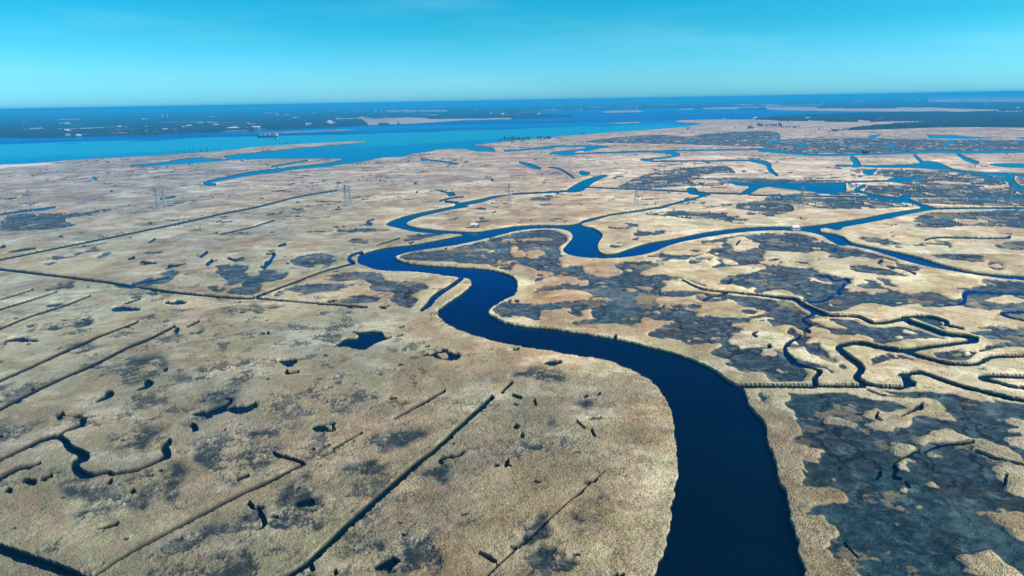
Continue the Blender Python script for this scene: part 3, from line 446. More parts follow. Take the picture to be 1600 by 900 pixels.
wood = np.zeros((NI, NJ), np.float32)
def WD(v, p): fill(wood, p, v, 2.0)
WD(.62, far)
WD(0, e(600, 150, -200, 360, 400, 340, 700, 322, 1000, 302, 1600, 287, 1600, 270, 1000, 284, 700, 290, 500, 285, 300, 262, 100, 280, -300, 280)); WD(0, e(1000, 140, 700, 245, 1100, 243, 1600, 230, 1600, 213, 900, 220)); WD(0, e(1200, 140, -20, 210, 700, 215, 600, 232, 900, 235, 1600, 234, 1600, 290, -20, 270))
WD(0, e(1400, 140, 0, 222, 500, 220, 700, 238, 1200, 248, 1600, 262, 1600, 285, 0, 290))
WD(.85, e(0, 150, -300, 440, 300, 440, 650, 425, 700, 440, 300, 468, -300, 470)); WD(.9, e(0, 150, 300, 490, 700, 480, 1100, 480, 1100, 500, 700, 509, 330, 508)); WD(.85, e(400, 150, 0, 330, 500, 325, 900, 330, 900, 378, 400, 400, 0, 410))
WD(.95, e(1400, 140, 0, 162, 1600, 160, 3000, 150, 3000, 260, 1600, 255, 1100, 243, 700, 233, 400, 218, 0, 218) ); WD(.95, e(1200, 140, 920, 205, 1600, 180, 1600, 232, 920, 232))
WD(.96, e(1200, 140, -300, 368, 0, 362, 400, 332, 900, 312, 1600, 292) + e(1400, 140, 400, 287, 800, 292, 1600, 268, 3000, 250, 3000, 420, 1600, 400, 1000, 392, 0, 392) + e(1200, 140, 1300, 402, 900, 402, 500, 393, 200, 388, 0, 376))
WD(.96, e(1200, 140, 1000, 505, 1300, 470, 1600, 445) + e(1400, 140, 300, 430, 600, 412, 900, 395, 1100, 415, 1600, 430, 3000, 420, 3000, 480, 1600, 470, 1200, 470, 700, 465, 300, 478, 0, 488) + e(1200, 140, 1300, 497))
WD(.0, e(1400, 140, 950, 395, 1200, 400, 1200, 412, 980, 412)); WD(.0, e(1200, 140, 1120, 385, 1300, 385, 1300, 412, 1120, 412)); WD(.3, e(1400, 140, 1300, 250, 1600, 230, 1600, 330, 1200, 320))
wst = fbm(1.0, 51, 4, X / 420, Y / 520) ; wsm = fbm(1.0, 61, 3, X / 90, Y / 160)
wood_ = None
wood = ((wst * .72 + wsm * .28) < (0.33 + 0.40 * wood)) & (wood > 0.02) & ~wet

# ------------------------------------------------------------------ heights
fine = np.clip(1.0 - (RG - 250) / 900, 0.12, 1)
LM = lambda sc: np.clip(sc / (3.2 * DR), 0, 1) ** 1.5     # no bumps finer than the sheet can carry
h = 1.0 + 0.5 * fbm(60, 3, 2) + 0.35 * (fbm(9, 6, 3) - .5) * LM(9) + 0.25 + (fbm(1.7, 9, 3, gain=.8) - .5) * 0.5 * LM(1.7) + (rng.random(X.shape) - .5) * 0.2 * LM(1.2)
hm = 0.50 + 0.25 * (fbm(12, 12, 3) - .5) * LM(12) + (fbm(1.6, 15, 3, gain=.7) - .5) * 0.3 * LM(1.6)
mudb = blur(mud.astype(np.float32), 5); mudb = np.where(RG > 330, blur(mud.astype(np.float32), 3), mudb); mudb = np.where(RG > 700, mud, mudb)
mudc = np.clip((mudb - .5) * 3.2 + .5 + (fbm(2.2, 18, 3, gain=.8) - .5) * 1.3 * np.clip(1 - abs(mudb - .5) * 2, 0, 1), 0, 1)
mudc = np.clip(mudc - np.clip((fbm(16, 19, 5, gain=.7) - np.where(RG < 400, .645, .60)) * 14, 0, .9), 0, 1)
mudh = np.where(RG < 330, blur(mud.astype(np.float32), 11), np.where(RG < 700, blur(mud.astype(np.float32), 5), mudb))
top = h * (1 - mudh) + hm * mudh
top = top * (1 - scrub * 0.45) 
top = np.where(sand > .1, 0.6, top)
top = np.where(RG > 4000, np.maximum(top, 1.2) + 0.6, top)
covd = np.where(dm, cov0, cov)
wb = blur(covd, 3)
wb = np.where(dm | (blur(dm.astype(np.float32), 3) > 0), np.clip(wb * 1.7, 0, 1), wb)
edge_in = (wb > 0) & (RG < 2500)
Zg = np.where(edge_in, top * (1 - wb) - 1.4 * wb, np.where(wet, -1.4, top))

def grid_mesh(name, co, sel=None):
    me = bpy.data.meshes.new(name)
    i, j = np.meshgrid(np.arange(co.shape[0] - 1), np.arange(co.shape[1] - 1), indexing='ij')
    if sel is not None: i, j = i[sel], j[sel]
    i = i.ravel(); j = j.ravel(); n = co.shape[1]
    f = np.stack([i*n + j, i*n + j + 1, (i+1)*n + j + 1, (i+1)*n + j], 1)[:, ::-1]
    vs = co.reshape(-1, 3)
    used = None
    if sel is not None:
        used, inv = np.unique(f, return_inverse=True); f = inv.reshape(-1, 4); vs = vs[used]
    me.vertices.add(len(vs)); me.vertices.foreach_set('co', np.ascontiguousarray(vs, np.float32).ravel())
    me.loops.add(f.size); me.loops.foreach_set('vertex_index', np.ascontiguousarray(f, np.int32).ravel())
    me.polygons.add(len(f)); me.polygons.foreach_set('loop_start', np.arange(0, f.size, 4, dtype=np.int32))
    me.update(calc_edges=True)
    return me, used

def link(name, me, mat, parent=None, **kw):
    o = bpy.data.objects.new(name, me); COL.objects.link(o)
    if mat: me.materials.append(mat)
    if parent: o.parent = parent
    for k, v in kw.items(): o[k] = v
    return o

# ------------------------------------------------------------------ materials
class NT:
    def __init__(s, name):
        s.m = bpy.data.materials.new(name); s.m.use_nodes = True; s.t = s.m.node_tree; s.t.nodes.clear()
        s.out = s.t.nodes.new('ShaderNodeOutputMaterial'); s.bs = s.t.nodes.new('ShaderNodeBsdfPrincipled')
        s.t.links.new(s.bs.outputs[0], s.out.inputs[0])
    def n(s, k, **kw):
        x = s.t.nodes.new(k)
        for a, b in kw.items(): setattr(x, a, b)
        return x
    def l(s, a, b): s.t.links.new(a, b)
    def attr(s, name):
        a = s.n('ShaderNodeAttribute', attribute_name=name); x = s.n('ShaderNodeSeparateColor'); s.l(a.outputs['Color'], x.inputs[0]); return x.outputs
    def pos(s): return s.n('ShaderNodeNewGeometry').outputs['Position']
    def noise(s, scale, detail=4, rough=.55, vec=None, stretch=None, dist=0.):
        v = vec or s.pos()
        mp = s.n('ShaderNodeMapping'); mp.inputs['Scale'].default_value = stretch or (1, 1, 1); s.l(v, mp.inputs[0])
        x = s.n('ShaderNodeTexNoise'); x.inputs['Scale'].default_value = scale; x.inputs['Detail'].default_value = detail; x.inputs['Roughness'].default_value = rough; x.inputs['Distortion'].default_value = dist
        s.l(mp.outputs[0], x.inputs['Vector']); return x.outputs[0]
    def rng(s, v, a, b, c=0., d=1., smooth=False):
        x = s.n('ShaderNodeMapRange'); x.inputs[1].default_value = a; x.inputs[2].default_value = b; x.inputs[3].default_value = c; x.inputs[4].default_value = d
        if smooth: x.interpolation_type = 'SMOOTHSTEP'
        s.l(v, x.inputs[0]); return x.outputs[0]
    def mix(s, f, a, b, mode='MIX'):
        x = s.n('ShaderNodeMix', data_type='RGBA', blend_type=mode)
        for k, v in ((0, f), (6, a), (7, b)):
            if isinstance(v, (int, float)): x.inputs[k].default_value = v
            elif isinstance(v, tuple): x.inputs[k].default_value = (*v, 1)
            else: s.l(v, x.inputs[k])
        return x.outputs[2]
    def math(s, op, a, b):
        x = s.n('ShaderNodeMath', operation=op)
        for k, v in ((0, a), (1, b)):
            if isinstance(v, (int, float)): x.inputs[k].default_value = v
            else: s.l(v, x.inputs[k])
        return x.outputs[0]
def simple(name, col, rough=.7, var=.25, scale=.6, metal=0.):
    s = NT(name); n = s.noise(scale, 5)
    c = s.mix(s.rng(n, .3, .7), tuple(x * (1 - var) for x in col), tuple(min(1, x * (1 + var)) for x in col))
    s.l(c, s.bs.inputs['Base Color']); s.bs.inputs['Roughness'].default_value = rough; s.bs.inputs['Metallic'].default_value = metal
    return s.m

def ground_mat():
    s = NT('marsh_ground')
    A = s.attr('zone'); B = s.attr('tone')
    gmud, gscrub, gsand = A; gleft, gred, gpale = B
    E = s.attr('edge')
    big = s.noise(0.010, 5, dist=.6); mid = s.noise(0.04, 6, .66, dist=.9); sm = s.noise(0.22, 6, .72); fn = s.noise(1.3, 4, .8)
    streak = s.noise(0.028, 6, .62, stretch=(.5, 1.0, 1), dist=.7); blot = s.noise(0.02, 5, .6, stretch=(1, .7, 3), dist=1.2)
    MU = lambda f, c, k: s.mix(f, c, s.mix(1.0, c, k, 'MULTIPLY'))
    far1 = s.noise(.0065, 7, .72, stretch=(.5, 1, 1), dist=.5); far2 = s.noise(.013, 6, .7, dist=.6)
    n33 = s.noise(.033, 6, .65, dist=.5); n90 = s.noise(.09, 5, .65, dist=.8)
    reed = s.mix(s.rng(big, .44, .56), (.60, .43, .225), (.50, .385, .22))
    reed = s.mix(gpale, reed, (.90, .79, .47))
    grey = s.mix(s.rng(big, .44, .56), (.40, .43, .31), (.30, .33, .255))
    reed = s.mix(gleft, reed, grey)
    reed = s.mix(s.math('MULTIPLY', gred, .6), reed, (.48, .31, .20))
    reed = MU(s.rng(mid, .47, .55, 0, .85), reed, (.78, .80, .68))
    reed = MU(s.rng(blot, .50, .56, 0, .8), reed, (.90, .77, .72))
    reed = MU(s.rng(n33, .53, .57, 0, .75), reed, (.68, .65, .66))
    reed = MU(s.rng(n90, .54, .60, 0, .5), reed, (.72, .73, .70))
    reed = s.mix(s.rng(streak, .53, .57, 0, .7), reed, s.mix(1.0, reed, (1.45, 1.5, 1.6), 'MULTIPLY'))
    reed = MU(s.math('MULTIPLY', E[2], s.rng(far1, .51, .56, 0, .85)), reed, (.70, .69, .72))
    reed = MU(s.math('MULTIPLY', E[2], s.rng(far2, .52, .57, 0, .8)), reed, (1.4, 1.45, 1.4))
    reed = s.mix(s.math('MULTIPLY', E[2], .8), reed, s.mix(1.0, reed, (.97, .90, 1.16), 'MULTIPLY'))  # bluish haze of distance put into the colour of the far reeds
    olive = s.math('MULTIPLY', E[1], s.rng(mid, .40, .56, .25, .75))
    reed = s.mix(s.math('MULTIPLY', olive, .3), reed, (.30, .24, .11))
    dim = s.math('MULTIPLY', s.math('MULTIPLY', E[1], gleft), s.rng(s.noise(.03, 6, .7, dist=1.0), .42, .55, .25, .95))
    reed = s.mix(dim, reed, (.165, .16, .11))
    reed = s.mix(s.math('MULTIPLY', E[1], s.rng(s.noise(.055, 6, .7, dist=1.5), .53, .60, 0, .5)), reed, (.30, .20, .145))
    reed = s.mix(s.rng(sm, .40, .52, .36, 0), reed, s.mix(.5, reed, (.12, .095, .05)))
    reed = s.mix(s.rng(fn, .3, .6, .27, 0), reed, (.16, .125, .07))
    reed = s.mix(s.rng(fn, .55, .8, 0, .2), reed, (.78, .66, .42))
    md = s.mix(s.rng(mid, .45, .57), (.020, .052, .072), (.048, .086, .112))
    md = s.mix(s.rng(big, .48, .58, 0, .65), md, (.060, .062, .082))
    md = s.mix(s.rng(blot, .54, .60, 0, .6), md, (.075, .052, .045))
    md = s.mix(s.rng(sm, .50, .62, 0, .5), md, (.16, .21, .225))
    md = s.mix(s.rng(streak, .54, .60, 0, .4), md, (.20, .25, .25))
    md = s.mix(s.rng(n90, .56, .64, 0, .5), md, (.30, .34, .33))
    md = s.mix(s.rng(sm, .48, .38, 0, .7), md, (.010, .022, .030))
    md = s.mix(s.rng(fn, .48, .33, 0, .7), md, (.006, .012, .016))
    nz = s.n('ShaderNodeTexNoise'); nz.inputs['Scale'].default_value = .12; nz.inputs['Detail'].default_value = 4; s.l(s.pos(), nz.inputs['Vector'])
    va = s.n('ShaderNodeVectorMath', operation='MULTIPLY_ADD'); s.l(nz.outputs['Color'], va.inputs[0]); va.inputs[1].default_value = (16, 16, 0); s.l(s.pos(), va.inputs[2])
    vm = s.n('ShaderNodeVectorMath', operation='MULTIPLY'); s.l(va.outputs[0], vm.inputs[0]); vm.inputs[1].default_value = (1, 1, 0)
    vo = s.n('ShaderNodeTexVoronoi', feature='DISTANCE_TO_EDGE'); vo.inputs['Scale'].default_value = .055; s.l(vm.outputs[0], vo.inputs['Vector'])
    crack = s.math('MULTIPLY', s.rng(vo.outputs['Distance'], .012, .03, 1, 0), s.rng(big, .46, .52))
    md = s.mix(s.math('MULTIPLY', crack, .85), md, (.004, .006, .008))
    md = s.mix(E[1], md, s.mix(1.0, md, (.42, .62, .62), 'MULTIPLY'))
    sc = s.mix(s.rng(sm, .44, .56), (.035, .055, .058), (.20, .21, .18))
    sc = s.mix(s.rng(mid, .50, .56, 0, .7), sc, (.035, .052, .050))
    sc = s.mix(s.rng(fn, .42, .54, .8, 0), sc, (.014, .020, .020))
    c = s.mix(gscrub, reed, sc)
    c = s.mix(gmud, c, md)
    c = s.mix(gsand, c, (.66, .60, .50))
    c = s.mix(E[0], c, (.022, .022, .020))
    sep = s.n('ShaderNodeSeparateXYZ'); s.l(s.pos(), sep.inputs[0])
    # the foot of the banks is bare wet mud, reed shade painted in
    wet_shade = s.rng(sep.outputs[2], .2, 1.1, 1, 0)
    wet_shade = s.math('MULTIPLY', wet_shade, s.math('SUBTRACT', 1.0, gmud)); wet_shade = s.math('MULTIPLY', wet_shade, s.math('SUBTRACT', 1.0, gsand))
    c = s.mix(wet_shade, c, (.016, .018, .018))
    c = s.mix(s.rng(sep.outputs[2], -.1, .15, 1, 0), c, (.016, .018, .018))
    s.l(c, s.bs.inputs['Base Color']); s.bs.inputs['Roughness'].default_value = .95; s.bs.inputs['Specular IOR Level'].default_value = .15
    return s.m

def water_mat():
    s = NT('river_water')
    s.l(s.mix(s.rng(s.noise(.01, 3), .4, .6), (.0003, .003, .009), (.0006, .006, .016)), s.bs.inputs['Base Color'])
    # a belt of calm water lies along the near shore of the estuary
    a_, b_ = P(0, 225.5), P(400, 213.5); nn = Vector((-(b_ - a_).y, (b_ - a_).x, 0)).normalized()
    dt = s.n('ShaderNodeVectorMath', operation='DOT_PRODUCT'); s.l(s.pos(), dt.inputs[0]); dt.inputs[1].default_value = nn
    wv = s.math('ADD', dt.outputs['Value'], s.rng(s.noise(.004, 4, .6), .3, .7, -160, 160))
    calm = s.math('MULTIPLY', s.rng(wv, nn.dot(a_) - 60, nn.dot(a_) + 60, 1, 0), s.rng(wv, nn.dot(a_) - 1000, nn.dot(a_) - 800, 0, 1))
    near_water = s.rng(wv, nn.dot(a_) - 1000, nn.dot(a_) - 800, 1, 0)     # water nearer than the belt: smoother, with its own gloss tint
    st = s.noise(0.0016, 5, .6, stretch=(.16, 1, 1)); s2 = s.noise(.02, 4, .6, stretch=(.4, 1, 1))
    r = s.math('ADD', s.rng(st, .44, .58, .16, .40), s.rng(s2, .3, .7, -.03, .05))
    ra = s.n('ShaderNodeMix'); s.l(calm, ra.inputs[0]); s.l(r, ra.inputs[2]); ra.inputs[3].default_value = .07; r = ra.outputs[0]
    rb = s.n('ShaderNodeMix'); s.l(near_water, rb.inputs[0]); s.l(r, rb.inputs[2]); rb.inputs[3].default_value = .09; r = rb.outputs[0]
    s.l(r, s.bs.inputs['Roughness']); s.bs.inputs['IOR'].default_value = 1.33
    b = s.n('ShaderNodeBump'); b.inputs['Strength'].default_value = .12; b.inputs['Distance'].default_value = .15
    s.l(s.noise(.9, 4, .6), b.inputs['Height'])
    s.bs.inputs['Specular IOR Level'].default_value = 0
    gl = s.n('ShaderNodeBsdfGlossy'); s.l(s.mix(calm, s.mix(near_water, s.mix(s.rng(st, .45, .57), (.16, .72, 1.0), (.07, .46, .82)), (.11, .74, 1.0)), (.22, .92, 1.0)), gl.inputs['Color']); s.l(r, gl.inputs['Roughness']); s.l(b.outputs[0], gl.inputs['Normal'])  # streaks and calm belt
    fr = s.n('ShaderNodeFresnel'); fr.inputs['IOR'].default_value = 1.34; s.l(b.outputs[0], fr.inputs['Normal'])
    mx = s.n('ShaderNodeMixShader'); s.l(fr.outputs[0], mx.inputs[0]); s.l(s.bs.outputs[0], mx.inputs[1]); s.l(gl.outputs[0], mx.inputs[2]); s.l(mx.outputs[0], s.out.inputs[0])
    return s.m

m_ground = ground_mat(); m_water = water_mat()
def wood_mat():
    s = NT('woodland_canopy')
    a = s.mix(s.rng(s.noise(.02, 5, .7), .4, .6), (.006, .010, .016), (.026, .030, .034))
    a = s.mix(s.rng(s.noise(.004, 3, .6), .5, .62, 0, .6), a, (.040, .022, .030))
    s.l(a, s.bs.inputs['Base Color']); s.bs.inputs['Roughness'].default_value = 1; s.bs.inputs['Specular IOR Level'].default_value = .1
    return s.m
m_wood = wood_mat()

# ------------------------------------------------------------------ build the sheet
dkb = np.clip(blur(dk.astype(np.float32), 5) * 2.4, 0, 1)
edk = np.where(X < 30, np.where(RG < 420, np.maximum(dkb * .95, lip * .8), lip * .6), lip * .5)  # ditch sides and lips: shade of the cut painted into the colour
me, _ = grid_mesh('ground', np.stack([X, Y, Zg], -1))
ground = link('ground', me, m_ground, kind='structure')
me.polygons.foreach_set('use_smooth', np.zeros(len(me.polygons), bool))
def attr(me, name, chans):
    a = me.attributes.new(name, 'FLOAT_COLOR', 'POINT')
    d = np.ones((chans[0].size, 4), np.float32)
    for k, c in enumerate(chans): d[:, k] = np.clip(c, 0, 1).ravel()
    a.data.foreach_set('color', d.ravel())
left = np.clip((-X / (np.abs(Y) + 60) + 0.15) * 1.6, 0, 1) * np.clip((RG - 150) / 150, .55, 1) + np.clip((330 - RG) / 200, 0, .4)
left = np.clip(left * 1.0 + (fbm(90, 71, 3) - .5) * 1.0, 0, 1)
red = np.clip((fbm(45, 81, 3) - .57) * 5, 0, 1) * .5
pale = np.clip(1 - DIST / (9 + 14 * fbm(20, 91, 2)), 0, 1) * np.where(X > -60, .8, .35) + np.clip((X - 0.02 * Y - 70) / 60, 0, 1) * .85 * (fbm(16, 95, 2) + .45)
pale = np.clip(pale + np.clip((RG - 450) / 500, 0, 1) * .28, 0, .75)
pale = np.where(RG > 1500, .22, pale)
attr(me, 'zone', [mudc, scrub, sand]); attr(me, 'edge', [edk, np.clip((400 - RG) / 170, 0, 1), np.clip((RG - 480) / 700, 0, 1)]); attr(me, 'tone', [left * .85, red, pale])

# reed stems and tufts standing out of the sheet, where it is near enough to see them
def tufts(name, n, hmin, hmax, wid, pick, label, cat, rmax=620):
    imax = np.searchsorted(RR, rmax); imin = np.searchsorted(RR, 130)
    fi_ = rng.uniform(imin, imax, n); fj_ = rng.uniform(60, NJ - 60, n)
    i_, j_ = fi_.astype(int), fj_.astype(int)
    ok = pick(i_, j_) & (rng.random(n) < np.clip((520 - RR[i_]) / 200, 0, 1)); i_, j_, fi_, fj_ = i_[ok], j_[ok], fi_[ok], fj_[ok]; m = len(i_)
    r_ = np.interp(fi_, IX, RR); t_ = np.interp(fj_, JX, TH); x_, y_ = r_ * np.sin(t_), r_ * np.cos(t_); z_ = Zg[i_, j_]
    grow = 1 + (r_ - 150) / 420
    hh = rng.uniform(hmin, hmax, m) * (.7 + .3 * grow); ww = wid * grow * rng.uniform(.6, 1.4, m); an = rng.uniform(0, math.pi, m)
    lx, ly = rng.normal(.22, .18, m) * hh, rng.normal(-.05, .18, m) * hh
    co = np.empty((m, 3, 3), np.float32)
    co[:, 0] = np.stack([x_ - ww * np.cos(an), y_ - ww * np.sin(an), z_ - .15], 1)
    co[:, 1] = np.stack([x_ + ww * np.cos(an), y_ + ww * np.sin(an), z_ - .15], 1)
    co[:, 2] = np.stack([x_ + lx, y_ + ly, z_ + hh], 1)
    me = bpy.data.meshes.new(name); me.vertices.add(m * 3); me.vertices.foreach_set('co', co.ravel())
    me.loops.add(m * 3); me.loops.foreach_set('vertex_index', np.arange(m * 3, dtype=np.int32))
    me.polygons.add(m); me.polygons.foreach_set('loop_start', np.arange(0, m * 3, 3, dtype=np.int32)); me.update(calc_edges=True)
    rep = lambda a: np.repeat(a[i_, j_], 3)
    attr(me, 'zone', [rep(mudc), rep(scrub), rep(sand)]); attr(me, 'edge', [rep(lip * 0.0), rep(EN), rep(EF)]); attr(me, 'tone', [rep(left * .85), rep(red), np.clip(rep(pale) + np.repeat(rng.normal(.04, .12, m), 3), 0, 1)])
    link(name, me, m_ground, kind='stuff', label=label, category=cat)
EN = np.clip((400 - RG) / 170, 0, 1); EF = np.clip((RG - 480) / 700, 0, 1)
nearw = blur(lip.astype(np.float32), 5) > 0
notwet = (wb < .2) & ~nearw
clump = fbm(6, 44, 3)
tufts('reeds', 620000, .2, .7, .11, lambda i, j: notwet[i, j] & (mudc[i, j] < .5) & (rng.random(len(i)) < np.where(DIST[i, j] < 2.5, .32, np.clip((clump[i, j] - .46) * 2.2, .02, .35))), 'pale straw reeds covering the marsh on both sides of the river', 'reeds')
tufts('marsh_grass', 260000, .12, .4, .12, lambda i, j: notwet[i, j] & (mudc[i, j] > .4) & (vnoise(X[i, j] / 4, Y[i, j] / 4, 5) > .45), 'short dark grass tufts dotted over the low slate coloured flats', 'grass')

# a disc of water under the marsh
n = 256
ang = np.linspace(0, 2 * math.pi, n, endpoint=False)
rings = [0, 300, 2000, 9000, 39800]
vs = [(0, 0, 0)] + [(r * math.cos(a), r * math.sin(a), 0) for r in rings[1:] for a in ang]
fs = [(0, 1 + k, 1 + (k + 1) % n) for k in range(n)]
for g in range(len(rings) - 2):
    b0, b1 = 1 + g * n, 1 + (g + 1) * n
    fs += [(b0 + k, b1 + k, b1 + (k + 1) % n, b0 + (k + 1) % n) for k in range(n)]
mw = bpy.data.meshes.new('water'); mw.from_pydata(vs, [], fs)
link('water', mw, m_water, kind='structure')

# distant woods as one canopy mass
hw = 8.5 + 4 * fbm(60, 101, 2) + 4 * (rng.random(X.shape) - .5)
Zw = np.where(wood, hw, Zg - .3)
anyw = wood[:-1, :-1] | wood[1:, :-1] | wood[:-1, 1:] | wood[1:, 1:]
me2, _ = grid_mesh('woodland', np.stack([X, Y, Zw], -1), anyw)
link('woodland', me2, m_wood, kind='stuff', label='dark bare woodland spread over the far shores below the horizon', category='woodland')

# ------------------------------------------------------------------ small things
def bm_obj(name, bm, mat, parent=None):
    me = bpy.data.meshes.new(name); bm.normal_update(); bm.to_mesh(me); bm.free()
    return link(name, me, mat, parent)
def box(bm, c, s, rz=0, taper=1.0):
    r = bmesh.ops.create_cube(bm, size=1)
    for v in r['verts']:
        k = taper if v.co.z > 0 else 1
        v.co = Vector((v.co.x * s[0] * k, v.co.y * s[1] * k, v.co.z * s[2]))
        v.co.rotate(Matrix.Rotation(rz, 3, 'Z')); v.co += Vector(c)
def bar(bm, a, b, w_):
    a, b = Vector(a), Vector(b); d = b - a
    r = bmesh.ops.create_cube(bm, size=1); qn = d.to_track_quat('Z', 'Y')
    for v in r['verts']:
        v.co = qn @ Vector((v.co.x * w_, v.co.y * w_, v.co.z * d.length)) + (a + b) / 2
def cyl(bm, c, r0, r1, hgt, seg=16):
    bmesh.ops.create_cone(bm, cap_ends=True, segments=seg, radius1=r0, radius2=r1, depth=hgt, matrix=Matrix.Translation(Vector(c) + Vector((0, 0, hgt / 2))))
def gable(bm, c, s, rz=0, ov=.4):
    x, y, z = s[0] / 2 + ov, s[1] / 2 + ov, s[2]
    pts = [(-x, -y, 0), (x, -y, 0), (x, y, 0), (-x, y, 0), (-x, 0, z), (x, 0, z)]
    vv = []
    for p in pts:
        p = Vector(p); p.rotate(Matrix.Rotation(rz, 3, 'Z')); vv.append(bm.verts.new(p + Vector(c)))
    for f in ((0, 1, 5, 4), (2, 3, 4, 5), (0, 4, 3), (1, 2, 5), (3, 2, 1, 0)): bm.faces.new([vv[k] for k in f])
def thing(name, label, cat, loc, rz=0, group=None):
    o = bpy.data.objects.new(name, None); COL.objects.link(o); o.location = loc; o.rotation_euler = (0, 0, rz)
    o.empty_display_size = 1
    o['label'] = label; o['category'] = cat
    if group: o['group'] = group
    return o
def kids(o): return [c for c in bpy.data.objects if c.parent == o]
def dup(root, loc, rz=0, label=None, sc=None, children=None):
    r = root.copy(); COL.objects.link(r); r.location = loc; r.rotation_euler = (0, 0, rz)
    if sc: r.scale = sc if hasattr(sc, '__len__') else (sc,) * 3
    if label: r['label'] = label
    for c in children:
        k = c.copy(); COL.objects.link(k); k.parent = r
    return r
def dist_px(y, x): # metres per photo pixel at a ground point
    p = P(x, y); return (p - Vector((0, 0, CAM_H))).length / F_PX

white = simple('white_paint', (.80, .79, .76), .5, .08); cream = simple('cream_siding', (.72, .66, .52), .7, .1)
greyroof = simple('grey_shingle', (.30, .30, .31), .8, .2); darkroof = simple('dark_shingle', (.14, .12, .12), .8, .2)
steel = simple('galvanised_steel', (.33, .35, .37), .55, .15, metal=.3); rust = simple('rust_red_hull_paint', (.36, .15, .09), .6, .2)
darkpaint = simple('black_hull_paint', (.03, .03, .035), .5, .1); glass = simple('dark_window_glass', (.02, .03, .04), .15, .1)
bark = simple('bark', (.10, .08, .06), .9, .2); leaf = simple('evergreen_foliage', (.028, .040, .040), .95, .5, .5)
plank = simple('weathered_planks', (.26, .22, .20), .9, .3); mauve = simple('purple_grey_boards', (.20, .15, .22), .8, .2)
brick = simple('pale_concrete', (.62, .58, .50), .85, .12)

# --- lattice power pylons
def make_pylon():
    t = thing('power_pylon', 'x', 'pylon', (0, 0, 0), 0, 'lattice pylons crossing the marsh')
    H, B, T = 25.0, 2.7, .75
    lv = [0, 5, 10, 14.5, 18.5, 22, 25]
    wd = lambda z: B + (T - B) * min(1, z / 19)
    for sx in (-1, 1):
        for sy in (-1, 1):
            bm = bmesh.new()
            for a, b in zip(lv[:-1], lv[1:]): bar(bm, (sx*wd(a), sy*wd(a), a), (sx*wd(b), sy*wd(b), b), .30)
            bm_obj('leg', bm, steel, t)
    bm = bmesh.new()
    for a, b in zip(lv[:-1], lv[1:]):
        wa, wb = wd(a), wd(b)
        for s_ in (-1, 1):
            bar(bm, (-wa, s_*wa, a), (wb, s_*wb, b), .14); bar(bm, (wa, s_*wa, a), (-wb, s_*wb, b), .14)
            bar(bm, (s_*wa, -wa, a), (s_*wb, wb, b), .14); bar(bm, (s_*wa, wa, a), (s_*wb, -wb, b), .14)
            bar(bm, (-wb, s_*wb, b), (wb, s_*wb, b), .14); bar(bm, (s_*wb, -wb, b), (s_*wb, wb, b), .14)
    bm_obj('lattice_bracing', bm, steel, t)
    for z, l in ((17, 4.6), (20.5, 3.8), (23.6, 3.0)):
        bm = bmesh.new()
        bar(bm, (-l, 0, z), (l, 0, z), .28); bar(bm, (-l, 0, z), (0, 0, z + 1.5), .16); bar(bm, (l, 0, z), (0, 0, z + 1.5), .16)
        for s_ in (-1, 1): bar(bm, (s_*l, 0, z), (s_*l, 0, z - 1.3), .2)
        bm_obj('crossarm', bm, steel, t)
    return t
py0 = make_pylon(); pk = kids(py0)
pyl = [(50, 328, 'far left pylon standing alone above a grey marsh patch'), (247, 326, 'left pylon of the close pair on the left marsh'), (259, 331, 'right pylon of the close pair on the left marsh'),
       (541, 321, 'left pylon of the pair at the end of the long ditch'), (548, 323, 'right pylon of the pair at the end of the long ditch'), (796, 321, 'lone pylon below the thin line of the upper creek'),
       (994, 323, 'slim pylon just above the diagonal ditch in the centre'), (1251, 328, 'pylon on the pale strip near the blue lagoon at right'), (1575, 318, 'far right pylon beside the straight creek'),
       (1085, 262, 'distant small pylon on the edge of a dark flat')]
for k, (x, y, lab) in enumerate(pyl):
    p = P(x, y, 1.0); rz = math.radians(random.uniform(-14, 14))
    if k == 0: py0.location = p; py0.rotation_euler = (0, 0, rz); py0['label'] = lab
    else: dup(py0, p, rz, lab, 1.0 if k < 9 else .55, pk)

